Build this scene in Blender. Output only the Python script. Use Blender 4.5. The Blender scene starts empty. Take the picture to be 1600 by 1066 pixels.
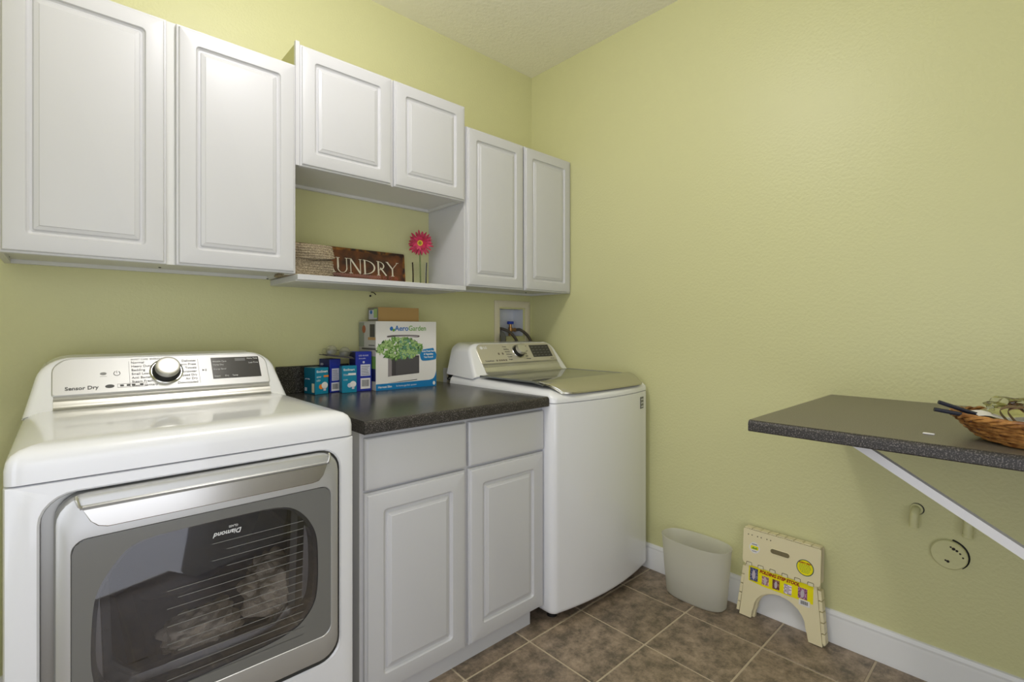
import bpy, bmesh, math, random
from mathutils import Vector, Matrix
random.seed(7)
C = bpy.context.scene.collection
S = bpy.context.scene
PI = math.pi

# ------------------------------------------------------------------ camera
cam_d = bpy.data.cameras.new('camera'); cam = bpy.data.objects.new('camera', cam_d); C.objects.link(cam)
YAW = 42.562
cam.location = (-2.1552, -2.1669, 1.1837)
cam.rotation_euler = (PI/2, 0, -math.radians(YAW))
cam_d.sensor_fit = 'HORIZONTAL'; cam_d.sensor_width = 36
cam_d.lens = 36*767.05/1600
cam_d.shift_x = 0.0
cam_d.shift_y = -(533-514.05)/1600
cam_d.clip_start = 0.02
S.camera = cam

# ------------------------------------------------------------------ world, lights, exposure
w = bpy.data.worlds.new('world'); S.world = w; w.use_nodes = True
w.node_tree.nodes['Background'].inputs[0].default_value = (.8, .85, 1, 1)
w.node_tree.nodes['Background'].inputs[1].default_value = .3
S.view_settings.view_transform = 'Standard'; S.view_settings.look = 'None'
S.view_settings.gamma = 1; S.view_settings.use_curve_mapping = False
S.view_settings.exposure = 0.16

def light(name, kind, loc, power, color=(1,1,1), size=.3, size_y=None, rot=(0,0,0)):
    d = bpy.data.lights.new(name, kind); d.energy = power; d.color = color
    if kind == 'AREA':
        d.shape = 'RECTANGLE' if size_y else 'DISK'; d.size = size
        if size_y: d.size_y = size_y
    else: d.shadow_soft_size = size
    o = bpy.data.objects.new(name, d); C.objects.link(o); o.location = loc; o.rotation_euler = rot
    return o
light('ceiling_lamp_light', 'POINT', (-1.62, -1.14, 2.61), 20, (.99, .97, 1.03), .10)
light('rear_fill', 'AREA', (-2.02, -3.12, 1.05), 11, (.92, .94, 1.03), 1.08, 2.0, (PI/2, 0, 0))  # fill lamp added at the rear wall to brighten the fronts
light('left_fill', 'AREA', (-2.735, -2.05, 1.15), 12, (.92, .95, 1.03), 1.5, 1.5, (PI/2, 0, -PI/2))  # added fill lamp at the left wall, evens out the right wall

# ------------------------------------------------------------------ materials
def mat(name, col, rough=.5, metal=0, spec=.5, coat=0, bump=None, noise=None, **k):
    m = bpy.data.materials.new(name); m.use_nodes = True
    nt = m.node_tree; b = nt.nodes['Principled BSDF']
    b.inputs['Base Color'].default_value = (*col, 1)
    b.inputs['Roughness'].default_value = rough; b.inputs['Metallic'].default_value = metal
    b.inputs['Specular IOR Level'].default_value = spec; b.inputs['Coat Weight'].default_value = coat
    b.inputs['Coat Roughness'].default_value = .05
    for a, v in k.items(): b.inputs[a.replace('_', ' ')].default_value = v
    if bump or noise:
        tc = nt.nodes.new('ShaderNodeTexCoord')
    if bump:                                    # (scale, strength, distance, detail)
        n = nt.nodes.new('ShaderNodeTexNoise'); n.inputs['Scale'].default_value = bump[0]
        n.inputs['Detail'].default_value = bump[3] if len(bump) > 3 else 2
        bp = nt.nodes.new('ShaderNodeBump'); bp.inputs['Strength'].default_value = bump[1]; bp.inputs['Distance'].default_value = bump[2]
        nt.links.new(tc.outputs['Object'], n.inputs['Vector']); nt.links.new(n.outputs['Fac'], bp.inputs['Height'])
        nt.links.new(bp.outputs['Normal'], b.inputs['Normal'])
    if noise:                                   # (scale, col2, lo, hi, detail)
        n = nt.nodes.new('ShaderNodeTexNoise'); n.inputs['Scale'].default_value = noise[0]
        n.inputs['Detail'].default_value = noise[4] if len(noise) > 4 else 3
        r = nt.nodes.new('ShaderNodeValToRGB')
        r.color_ramp.elements[0].position = noise[2]; r.color_ramp.elements[0].color = (*col, 1)
        r.color_ramp.elements[1].position = noise[3]; r.color_ramp.elements[1].color = (*noise[1], 1)
        nt.links.new(tc.outputs['Object'], n.inputs['Vector']); nt.links.new(n.outputs['Fac'], r.inputs['Fac'])
        nt.links.new(r.outputs['Color'], b.inputs['Base Color'])
    return m

M = {}
M['wall'] = mat('green_wall_paint', (.665, .655, .35), .42, bump=(95, .35, .004, 2))
M['ceil'] = mat('ceiling_paint', (.95, .92, .77), .8, bump=(60, .6, .006, 3))
M['white_trim'] = mat('white_gloss_trim', (.82, .82, .82), .3)
M['cab'] = mat('white_thermofoil', (.63, .63, .645), .38)
M['cab_in'] = mat('white_cabinet_box', (.72, .72, .69), .5)
M['appl'] = mat('white_enamel', (.86, .865, .89), .22, coat=.6)
M['silver'] = mat('brushed_silver', (.62, .61, .58), .32, .85)
M['silver_dark'] = mat('dark_brushed_silver', (.42, .42, .40), .35, .8)
M['lip'] = mat('grey_handle_scoop', (.40, .40, .39), .35, .6)
M['door_silver'] = mat('satin_grey_door_frame', (.54, .54, .53), .33, .5)
M['panel_silver'] = mat('satin_silver_panel', (.57, .57, .56), .42, .5)
M['champagne'] = mat('champagne_metal', (.55, .53, .44), .25, .8)
M['chrome'] = mat('polished_chrome', (.66, .65, .61), .2, 1)
M['black'] = mat('black_plastic', (.012, .012, .012), .35)
M['display'] = mat('dark_display_glass', (.035, .033, .032), .1)
M['ink'] = mat('grey_print', (.10, .10, .10), .6)
M['ink_light'] = mat('light_print', (.8, .8, .8), .6)
M['counter'] = mat('speckled_black_laminate', (.026, .024, .021), .24, noise=(420, (.16, .15, .13), .52, .66, 2))
M['counter_edge'] = mat('speckled_laminate_edge', (.022, .019, .017), .5, noise=(330, (.16, .14, .13), .52, .68, 2))
M['shelf_top'] = mat('speckled_brown_laminate', (.13, .115, .085), .34, noise=(420, (.20, .18, .14), .45, .7, 2))
M['grout'] = mat('beige_grout', (.56, .47, .34), .9)
M['brass'] = mat('brass', (.45, .25, .10), .35, .9)
M['blue_plastic'] = mat('blue_handle_plastic', (.02, .06, .45), .4)
M['hose'] = mat('braided_steel_hose', (.10, .085, .065), .45, .3, bump=(700, .6, .002))
M['grey_hose'] = mat('grey_corrugated_hose', (.16, .16, .15), .55)
M['ivory'] = mat('ivory_plastic', (.74, .68, .50), .45)
M['pink'] = mat('pink_petals', (.40, .004, .035), .5, noise=(60, (.62, .015, .10), .4, .6))
M['yellow'] = mat('yellow_centre', (.75, .50, .04), .7)
M['green_stem'] = mat('green_stem', (.16, .20, .06), .6)
M['navy'] = mat('dark_blue_card', (.012, .028, .33), .4)
M['navy_dark'] = mat('navy_card', (.006, .012, .10), .45)
M['teal'] = mat('teal_card', (.0, .22, .36), .35)
M['white_card'] = mat('white_card', (.80, .78, .76), .45)
M['lilac_card'] = mat('pale_print', (.62, .62, .72), .5)
M['orange'] = mat('orange_print', (.85, .25, .03), .5)
M['logo_blue'] = mat('blue_print', (.02, .16, .50), .5)
M['logo_green'] = mat('green_print', (.16, .38, .05), .5)
M['band_blue'] = mat('band_blue_print', (.005, .20, .50), .4)
M['brown_card'] = mat('brown_cardboard', (.42, .26, .09), .75)
M['cream'] = mat('cream_stool_plastic', (.80, .72, .46), .42)
M['cream_dark'] = mat('recess_cream', (.16, .13, .06), .6)
M['sticker_yellow'] = mat('yellow_sticker', (.88, .78, .0), .4)
M['dark_red'] = mat('dark_red_print', (.35, .008, .005), .5)
M['white_paint_metal'] = mat('white_metal', (.80, .79, .80), .35)
M['leaf'] = mat('printed_leaf', (.14, .30, .06), .6)
M['leaf_dark'] = mat('printed_leaf_dark', (.035, .10, .025), .6)
M['leaf2'] = mat('printed_leaf_pale', (.36, .52, .20), .6)
M['leaf3'] = mat('printed_leaf_blue', (.13, .30, .20), .6)
M['grey_print'] = mat('charcoal_print', (.055, .05, .058), .4)
M['towel'] = mat('beige_towel', (.82, .72, .55), .95, bump=(260, .8, .004))
M['towel_grey'] = mat('grey_towel', (.22, .22, .21), .95, bump=(260, .8, .004))
M['stick'] = mat('near_black_plastic', (.012, .014, .028), .4)
M['drum'] = mat('dryer_drum_steel', (.16, .17, .19), .35, .8)
M['backing'] = mat('smoked_grey_print', (.17, .17, .16), .18, coat=.5)
M['wood_floor'] = mat('brown_wood', (.16, .06, .03), .4)

def granite_tile():
    m = bpy.data.materials.new('brown_ceramic_tile'); m.use_nodes = True; nt = m.node_tree; N = nt.nodes.new; L = nt.links.new
    b = nt.nodes['Principled BSDF']
    tc = N('ShaderNodeTexCoord'); oi = N('ShaderNodeObjectInfo'); geo = N('ShaderNodeNewGeometry')
    add = N('ShaderNodeVectorMath'); add.operation = 'ADD'
    mul = N('ShaderNodeVectorMath'); mul.operation = 'SCALE'; mul.inputs['Scale'].default_value = 37
    cmb = N('ShaderNodeCombineXYZ'); L(oi.outputs['Random'], cmb.inputs[0]); L(oi.outputs['Random'], cmb.inputs[1])
    L(cmb.outputs[0], mul.inputs[0]); L(tc.outputs['Object'], add.inputs[0]); L(mul.outputs[0], add.inputs[1])
    n = N('ShaderNodeTexNoise'); n.inputs['Scale'].default_value = 15; n.inputs['Detail'].default_value = 10; n.inputs['Roughness'].default_value = .78
    L(add.outputs[0], n.inputs['Vector'])
    r = N('ShaderNodeValToRGB'); e = r.color_ramp.elements
    e[0].position = .40; e[0].color = (.120, .094, .064, 1); e[1].position = .63; e[1].color = (.39, .295, .21, 1)
    L(n.outputs['Fac'], r.inputs['Fac'])
    hs = N('ShaderNodeHueSaturation'); ma = N('ShaderNodeMath'); ma.operation = 'MULTIPLY_ADD'; ma.inputs[1].default_value = .25; ma.inputs[2].default_value = .88
    L(oi.outputs['Random'], ma.inputs[0]); L(ma.outputs[0], hs.inputs['Value']); L(r.outputs['Color'], hs.inputs['Color'])
    L(hs.outputs['Color'], b.inputs['Base Color']); b.inputs['Roughness'].default_value = .38
    bp = N('ShaderNodeBump'); bp.inputs['Strength'].default_value = .25; bp.inputs['Distance'].default_value = .003
    L(n.outputs['Fac'], bp.inputs['Height']); L(bp.outputs['Normal'], b.inputs['Normal'])
    return m
M['tile'] = granite_tile()

def clear_mat(name, tint, fac_lo=.04, rough=.03, ior=1.45):
    m = bpy.data.materials.new(name); m.use_nodes = True; nt = m.node_tree; N = nt.nodes.new; L = nt.links.new
    nt.nodes.remove(nt.nodes['Principled BSDF'])
    t = N('ShaderNodeBsdfTransparent'); t.inputs[0].default_value = (*tint, 1)
    g = N('ShaderNodeBsdfGlossy'); g.inputs['Roughness'].default_value = rough
    f = N('ShaderNodeFresnel'); f.inputs['IOR'].default_value = ior
    mx = N('ShaderNodeMixShader'); L(f.outputs[0], mx.inputs[0]); L(t.outputs[0], mx.inputs[1]); L(g.outputs[0], mx.inputs[2])
    L(mx.outputs[0], nt.nodes['Material Output'].inputs['Surface'])
    return m
M['door_glass'] = clear_mat('tinted_door_glass', (.88, .88, .90), ior=1.75)
M['clear'] = clear_mat('clear_glass', (.985, .99, .985), ior=1.14)
M['clear_plastic'] = clear_mat('clear_plastic_film', (.975, .98, .985), ior=1.4, rough=.06)
M['lid_glass'] = mat('tinted_lid_glass', (.13, .135, .12), .05, 0, .9)

def frosted(nm='frosted_translucent_plastic', tr=.45):
    m = bpy.data.materials.new(nm); m.use_nodes = True; nt = m.node_tree; N = nt.nodes.new; L = nt.links.new
    nt.nodes.remove(nt.nodes['Principled BSDF'])
    d = N('ShaderNodeBsdfDiffuse'); d.inputs[0].default_value = (.93, .92, .88, 1)
    tl = N('ShaderNodeBsdfTranslucent'); tl.inputs[0].default_value = (.95, .94, .88, 1)
    t = N('ShaderNodeBsdfTransparent'); t.inputs[0].default_value = (.9, .9, .86, 1)
    g = N('ShaderNodeBsdfGlossy'); g.inputs['Roughness'].default_value = .35
    a = N('ShaderNodeMixShader'); a.inputs[0].default_value = .5; L(d.outputs[0], a.inputs[1]); L(tl.outputs[0], a.inputs[2])
    c = N('ShaderNodeMixShader'); c.inputs[0].default_value = tr; L(a.outputs[0], c.inputs[1]); L(t.outputs[0], c.inputs[2])
    e = N('ShaderNodeMixShader'); e.inputs[0].default_value = .05; L(c.outputs[0], e.inputs[1]); L(g.outputs[0], e.inputs[2])
    L(e.outputs[0], nt.nodes['Material Output'].inputs['Surface'])
    return m
M['frosted'] = frosted()
M['bulb'] = frosted('clear_bulb_glass', .72)

def rust_sign():
    m = mat('aged_rust_brown_sign', (.10, .028, .010), .45); nt = m.node_tree; N = nt.nodes.new; L = nt.links.new; b = nt.nodes['Principled BSDF']
    tc = N('ShaderNodeTexCoord'); n = N('ShaderNodeTexNoise'); n.inputs['Scale'].default_value = 14; n.inputs['Detail'].default_value = 6
    L(tc.outputs['Object'], n.inputs['Vector'])
    r = N('ShaderNodeValToRGB'); e = r.color_ramp.elements
    e[0].position = .38; e[0].color = (.035, .012, .006, 1); e[1].position = .68; e[1].color = (.19, .055, .012, 1)
    L(n.outputs['Fac'], r.inputs['Fac']); L(r.outputs['Color'], b.inputs['Base Color'])
    return m
M['rust'] = rust_sign()
M['rust_edge'] = mat('orange_rust_patina', (.03, .012, .006), .55, noise=(28, (.32, .12, .015), .4, .62, 5))

def stripes(name, c1, c2, scale, rough=.8, direction='Z', dist=0, bumpd=.004):
    m = mat(name, c1, rough); nt = m.node_tree; N = nt.nodes.new; L = nt.links.new; b = nt.nodes['Principled BSDF']
    tc = N('ShaderNodeTexCoord'); wv = N('ShaderNodeTexWave'); wv.bands_direction = direction
    wv.inputs['Scale'].default_value = scale; wv.inputs['Distortion'].default_value = dist; wv.inputs['Detail Scale'].default_value = 3
    L(tc.outputs['Object'], wv.inputs['Vector'])
    r = N('ShaderNodeValToRGB'); e = r.color_ramp.elements; e[0].color = (*c1, 1); e[1].color = (*c2, 1); e[0].position = .2; e[1].position = .8
    L(wv.outputs['Fac'], r.inputs['Fac']); L(r.outputs['Color'], b.inputs['Base Color'])
    bp = N('ShaderNodeBump'); bp.inputs['Strength'].default_value = .8; bp.inputs['Distance'].default_value = bumpd
    L(wv.outputs['Fac'], bp.inputs['Height']); L(bp.outputs['Normal'], b.inputs['Normal'])
    return m
M['knit'] = mat('taupe_crochet_yarn', (.20, .155, .095), .9, noise=(240, (.40, .33, .22), .42, .6))
M['wicker'] = mat('honey_wicker', (.20, .075, .018), .45, noise=(45, (.50, .24, .065), .38, .62))
M['wicker2'] = mat('dark_wicker', (.12, .045, .014), .5)

# ------------------------------------------------------------------ mesh helpers
def origin(p):
    v = Vector((0, 0, 0))
    while p is not None: v += p.location; p = p.parent
    return v
def finish(name, bm, m, parent=None, loc=None, local=False, smooth=32):
    bmesh.ops.remove_doubles(bm, verts=bm.verts, dist=1e-6)
    bmesh.ops.recalc_face_normals(bm, faces=bm.faces)
    me = bpy.data.meshes.new(name)
    if not local:
        off = origin(parent) if parent is not None else Vector(loc or (0, 0, 0))
        bmesh.ops.translate(bm, verts=bm.verts, vec=-off)
    bm.to_mesh(me); bm.free()
    for x in (m if isinstance(m, (list, tuple)) else [m]): me.materials.append(x)
    if smooth:
        for p in me.polygons: p.use_smooth = True
        me.set_sharp_from_angle(angle=math.radians(smooth))
    o = bpy.data.objects.new(name, me); C.objects.link(o)
    if parent is not None: o.parent = parent
    elif loc: o.location = loc
    return o
def tag(o, label=None, cat=None, group=None, kind=None):
    if label: o['label'] = label
    if cat: o['category'] = cat
    if group: o['group'] = group
    if kind: o['kind'] = kind
    return o
def thing(name, label, cat, loc, group=None, rot=(0, 0, 0)):
    o = bpy.data.objects.new(name, None); C.objects.link(o); o.location = loc; o.rotation_euler = rot
    o.empty_display_size = .05
    return tag(o, label, cat, group)
def add_box(bm, x0, x1, y0, y1, z0, z1, bev=0, seg=1):
    r = bmesh.ops.create_cube(bm, size=1)
    for v in r['verts']:
        v.co = Vector(((x0+x1)/2+v.co.x*(x1-x0), (y0+y1)/2+v.co.y*(y1-y0), (z0+z1)/2+v.co.z*(z1-z0)))
    if bev:
        es = list({e for v in r['verts'] for e in v.link_edges})
        bmesh.ops.bevel(bm, geom=es, offset=bev, segments=seg, affect='EDGES', profile=.5)
    return bm
def box(name, x0, x1, y0, y1, z0, z1, m, parent=None, bev=0, seg=1, **k):
    return finish(name, add_box(bmesh.new(), x0, x1, y0, y1, z0, z1, bev, seg), m, parent, **k)
def loft(bm, loops, cap0=True, cap1=True, closed=True):
    rings = [[bm.verts.new(p) for p in L] for L in loops]
    n = len(rings[0])
    for a, b in zip(rings, rings[1:]):
        for i in range(n if closed else n-1):
            j = (i+1) % n
            try: bm.faces.new((a[i], a[j], b[j], b[i]))
            except ValueError: pass
    if cap0: bm.faces.new(list(reversed(rings[0])))
    if cap1: bm.faces.new(rings[-1])
    return rings
def tube(bm, pts, r, seg=8, closed=False, radii=None, flat=1):
    pts = [Vector(p) for p in pts]; n = len(pts); loops = []
    prev = None
    for i, p in enumerate(pts):
        a = pts[(i-1) % n] if (closed or i > 0) else p
        b = pts[(i+1) % n] if (closed or i < n-1) else p
        t = (b-a).normalized()
        if prev is None:
            u = t.cross(Vector((0, 0, 1)));
            if u.length < .1: u = t.cross(Vector((1, 0, 0)))
        else: u = prev - t*prev.dot(t)
        u.normalize(); prev = u; v = t.cross(u); rr = radii[i] if radii else r
        loops.append([p+u*rr*math.cos(2*PI*k/seg)+v*rr*flat*math.sin(2*PI*k/seg) for k in range(seg)])
    if closed:
        rings = [[bm.verts.new(q) for q in L] for L in loops]
        for i in range(n):
            a = rings[i]; b = rings[(i+1) % n]
            for k in range(seg): bm.faces.new((a[k], a[(k+1) % seg], b[(k+1) % seg], b[k]))
    else: loft(bm, loops)
    return bm
def lathe(bm, prof, c, axis=(0, 0, 1), seg=32, cap0=True, cap1=True):
    ax = Vector(axis).normalized(); u = ax.orthogonal().normalized(); v = ax.cross(u); c = Vector(c)
    loft(bm, [[c+ax*h+(u*math.cos(2*PI*k/seg)+v*math.sin(2*PI*k/seg))*max(r, 1e-5) for k in range(seg)] for r, h in prof], cap0, cap1)
    return bm
def rrect(x0, x1, z0, z1, r, n=5, rb=None):
    """rounded rectangle, counter-clockwise in (x, z); rb = radius of the bottom corners"""
    rb = r if rb is None else rb; out = []
    for (cx, cz, a0, rr) in ((x1, z1, 0, r), (x0, z1, 90, r), (x0, z0, 180, rb), (x1, z0, 270, rb)):
        rr = max(rr, 1e-4)
        ccx = cx - rr if cx == x1 else cx + rr; ccz = cz - rr if cz == z1 else cz + rr
        for k in range(n+1):
            a = math.radians(a0+90*k/n); out.append((ccx+rr*math.cos(a), ccz+rr*math.sin(a)))
    return out
def frame_map(o, ux, uz, un):
    """maps (a, b, h) to world: o + ux*a + uz*b + un*h"""
    o, ux, uz, un = Vector(o), Vector(ux).normalized(), Vector(uz).normalized(), Vector(un).normalized()
    return lambda a, b, h=0: o+ux*a+uz*b+un*h
def slab(bm, poly, F, h0, h1):
    return loft(bm, [[F(a, b, h0) for a, b in poly], [F(a, b, h1) for a, b in poly]])
def decal(name, poly, F, m, parent, h=.0006, h0=0., **k):
    bm = bmesh.new(); slab(bm, poly, F, h0, h0+h); return finish(name, bm, m, parent, smooth=0, **k)
def rect(a0, a1, b0, b1): return [(a0, b0), (a1, b0), (a1, b1), (a0, b1)]
def ell(ca, cb, ra, rb, n=24): return [(ca+ra*math.cos(2*PI*k/n), cb+rb*math.sin(2*PI*k/n)) for k in range(n)]
def text(name, s, F, m, parent, size, align='LEFT', h0=.0004, th=.0003, sx=1., shear=0, bold=0, spacing=1., local=False):
    cu = bpy.data.curves.new(name, 'FONT'); cu.body = s; cu.size = size; cu.align_x = align; cu.extrude = th; cu.shear = shear
    cu.offset = bold; cu.space_character = spacing; cu.resolution_u = 3
    t = bpy.data.objects.new(name, cu); C.objects.link(t)
    bpy.context.view_layer.update()
    me = bpy.data.meshes.new_from_object(t.evaluated_get(bpy.context.evaluated_depsgraph_get()))
    bpy.data.objects.remove(t); bpy.data.curves.remove(cu)
    off = Vector((0, 0, 0)) if local else (origin(parent) if parent is not None else Vector((0, 0, 0)))
    for v in me.vertices: v.co = F(v.co.x*sx, v.co.y, h0+v.co.z) - off
    me.materials.append(m); me.name = name
    o = bpy.data.objects.new(name, me); C.objects.link(o); o.parent = parent
    return o

# ------------------------------------------------------------------ room shell
XL, YR, H = -2.75, -3.25, 2.743
def wall_mesh(us, vs, hole, P, thick):
    """grid wall in (u, v); hole = set of (i, j) cells left open; P(u, v, d)"""
    bm = bmesh.new()
    for i in range(len(us)-1):
        for j in range(len(vs)-1):
            if (i, j) in hole: continue
            loft(bm, [[P(u, v, d) for u, v in ((us[i], vs[j]), (us[i+1], vs[j]), (us[i+1], vs[j+1]), (us[i], vs[j+1]))] for d in (0, thick)])
    return bm
VX0, VX1, VZ0, VZ1 = -.268, -.076, 1.140, 1.302       # hole for the washer supply box
bm = wall_mesh([XL, VX0, VX1, 0], [0, VZ0, VZ1, H], {(1, 1)}, lambda u, v, d: (u, d, v), .12)
tag(finish('wall_back', bm, M['wall'], smooth=0), kind='structure')
tag(box('wall_right', 0, .12, YR, .12, 0, H, M['wall'], smooth=0), kind='structure')
bm = wall_mesh([YR, -2.80, -1.30, .12], [0, .50, 2.00, H], {(1, 1)}, lambda u, v, d: (XL-d, u, v), .12)  # opening in the left wall added for the fill lamp
tag(finish('wall_left', bm, M['wall'], smooth=0), kind='structure')
bm = bmesh.new()
for a, b, c_, d_ in ((-2.88, -2.80, .42, 2.08), (-1.30, -1.22, .42, 2.08), (-2.80, -1.30, .42, .50), (-2.80, -1.30, 2.00, 2.08)): add_box(bm, XL, XL+.02, a, b, c_, d_, .002)
tag(finish('fill_opening_trim', bm, M['white_trim'], smooth=0), kind='structure')  # unseen frame added around the fill lamp's opening
bm = wall_mesh([XL-.12, -2.55, -.75, .12], [0, 2.05, H], {(1, 0)}, lambda u, v, d: (u, YR-d, v), .12)
tag(finish('wall_rear', bm, M['wall'], smooth=0), kind='structure')
tag(box('ceiling', XL-.12, .12, YR-.12, .12, H, H+.1, M['ceil'], smooth=0), kind='structure')
floor = tag(box('floor', XL-.12, .12, YR-.12, .12, -.06, -.0025, M['grout'], smooth=0), kind='structure')
T = .3048; G = .0036
tm = None
for i in range(-9, 2):
    for j in range(-4, 8):
        x0 = -.238+(i-1)*T; y1 = -1.1463-j*T
        a0, a1, b0, b1 = max(x0, XL), min(x0+T, 0), max(y1, YR), min(y1+T, 0)
        b0, b1 = max(y1-T, YR), min(y1, 0)
        if a1-a0 < .02 or b1-b0 < .02: continue
        full = abs(a1-a0-T) < 1e-6 and abs(b1-b0-T) < 1e-6
        if full and tm is not None:
            o = bpy.data.objects.new('floor_tile', tm); C.objects.link(o); o.parent = floor; o.location = (a0, b0, 0)
        else:
            bm = add_box(bmesh.new(), G, a1-a0-G, G, b1-b0-G, -.006, 0, .0015)
            o = finish('floor_tile', bm, M['tile'], floor, local=True, smooth=0); o.location = (a0, b0, 0)
            if full: tm = o.data
# baseboards
def baseboard(name, P, length):
    prof = [(0, 0), (.016, 0), (.016, .012), (.0135, .022), (.0125, .088), (.010, .098), (.011, .106), (.007, .118), (0, .120)]
    bm = bmesh.new(); loft(bm, [[P(d, z, s) for d, z in prof] for s in (0, length)])
    return tag(finish(name, bm, M['white_trim'], smooth=20), kind='structure')
baseboard('baseboard_right', lambda d, z, s: (-d, -s, z), -YR)
baseboard('baseboard_back', lambda d, z, s: (-s, -d, z), 2.75)
baseboard('baseboard_left', lambda d, z, s: (XL+d, -s, z), -YR)
tag(box('trim_1', -.75, -.67, YR, YR+.018, 0, 2.13, M['white_trim'], bev=.003), kind='structure')
tag(box('trim_2', -2.63, -2.55, YR, YR+.018, 0, 2.13, M['white_trim'], bev=.003), kind='structure')

# ------------------------------------------------------------------ raised panel door
def panel_door(name, x0, x1, z0, z1, yf, parent, th=.019, rail=.052, m=None):
    """door front at yf, panel facing -y"""
    F = lambda a, b, h: (a, yf-h, b)
    bm = bmesh.new(); n = 4
    def L(ins, r, h): return [F(a, b, h) for a, b in rrect(x0+ins, x1-ins, z0+ins, z1-ins, r, n)]
    loops = [L(0, .001, -th), L(0, .001, -.010), L(.0015, .0012, -.0075), L(.006, .002, -.0070), L(.0068, .002, -.0040), L(.009, .0022, -.0010), L(.012, .003, 0),
             L(rail, .012, 0), L(rail+.003, .011, -.0055), L(rail+.008, .009, -.0090), L(rail+.013, .006, -.0090),
             L(rail+.0165, .003, -.0045), L(rail+.026, .0015, -.0016), L(rail+.0275, .001, -.0002), L(rail+.029, .001, 0)]
    loft(bm, loops)
    return finish(name, bm, m or M['cab'], parent, smooth=25)

# white room door leaf folded back against the rear wall, behind the camera
dl = thing('door_1', None, None, (-1.07, YR+.05, 0)); dl['kind'] = 'structure'
box('door_leaf', -1.46, -.68, YR+.035, YR+.07, .01, 2.03, M['white_trim'], dl, .002)
for z0_, z1_ in ((.20, .92), (1.08, 1.88)):
    for x0_ in (-1.36, -1.03):
        bm = bmesh.new(); loft(bm, [[(a, YR+y, b) for a, b in rrect(x0_+i_, x0_+.25-i_, z0_+i_, z1_-i_, .001, 1)] for i_, y in ((0, .070), (.006, .074), (.02, .074), (.026, .070), (.03, .073))]); finish('door_panel', bm, M['white_trim'], dl, smooth=20)
finish('door_knob', lathe(bmesh.new(), [(.02, 0), (.012, .02), (.025, .035), (.024, .05), (.005, .056)], (-1.40, YR+.07, .95), (0, 1, 0), 20), M['brass'], dl)

def wall_cabinet(label, x0, x1, z0, z1, splits, side_green=False, open_bottom=True):
    t = thing('wall_cabinet', label, 'cabinet', ((x0+x1)/2, 0, z0), 'wall cabinets over the counter')
    yb = -.302
    bm = bmesh.new()
    add_box(bm, x0+.001, x1-.001, yb, -.001, z0+.012, z1)           # body
    add_box(bm, x0+.001, x0+.016, yb, -.001, z0, z0+.012)           # side lips under the bottom
    add_box(bm, x1-.016, x1-.001, yb, -.001, z0, z0+.012)
    add_box(bm, x0+.016, x1-.016, yb, yb+.018, z0, z0+.012)
    add_box(bm, x0+.016, x1-.016, -.019, -.001, z0, z0+.012)
    finish('cabinet_box', bm, M['cab_in'], t, smooth=0)
    for a, b in splits: panel_door('door', a, b, z0-.001, z1-.004 if z1 < 9 else z1, -.3232, t)
    return t
cab1 = wall_cabinet('long white two-door wall cabinet over the dryer, cut by the left edge', -2.285, -1.522, 1.386, 2.149, [(-2.278, -1.914), (-1.889, -1.526)])
cab2 = wall_cabinet('short white two-door wall cabinet above the open display niche', -1.520, -.753, 1.783, 2.232, [(-1.511, -1.138), (-1.127, -.757)])
cab3 = wall_cabinet('white two-door wall cabinet over the washer, against the right wall', -.751, -.001, 1.387, 2.145, [(-.744, -.377), (-.366, -.002)])
o = box('side_panel', -1.5235, -1.5195, -.300, -.001, 1.785, 2.231, mat('olive_side', (.50, .49, .21), .5), cab2); o['label'] = 'olive green side panel'  # left side face coloured olive green
box('cabinet_filler', -1.526, -1.512, -.316, -.300, 1.783, 2.237, M['cab'], cab2)
box('side_panel', -.7525, -.7505, -.302, -.001, 1.387, 2.14, M['cab'], cab3)
# screws under the cabinets
for p, cc, z in ((-2.272, cab1, 1.398), (-1.903, cab1, 1.398), (-1.545, cab1, 1.386), (-.132, cab3, 1.398)):
    bm = lathe(bmesh.new(), [(.0045, 0), (.0045, -.0015), (.002, -.003)], (p, -.085 if z > 1.39 else -.05, z), seg=10)
    finish('screw', bm, M['black'], cc)
# display shelf in the niche
sh = thing('niche_shelf', 'thin white shelf board across the niche, holding sign and flower', 'shelf', (-1.137, 0, 1.365))
box('shelf_board', -1.5205, -.7535, -.3225, -.001, 1.364, 1.3845, M['cab'], sh, .0015)
box('under_panel', -1.5205, -.7535, -.300, -.003, 1.3605, 1.364, M['cab_in'], sh)
# picture hook on the wall under the shelf
hk = thing('wall_hook', 'tiny black screw hook on the wall under the niche shelf', 'hook', (-1.07, 0, 1.36))
bm = tube(bmesh.new(), [(-1.072, 0, 1.357), (-1.072, -.012, 1.357), (-1.066, -.022, 1.352), (-1.058, -.018, 1.345)], .0022, 6); finish('hook_stem', bm, M['black'], hk)
bm = lathe(bmesh.new(), [(.005, 0), (.005, .002), (.003, .003)], (-1.077, 0, 1.340), (0, -1, 0), 10); finish('screw_head', bm, M['black'], hk)

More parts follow.
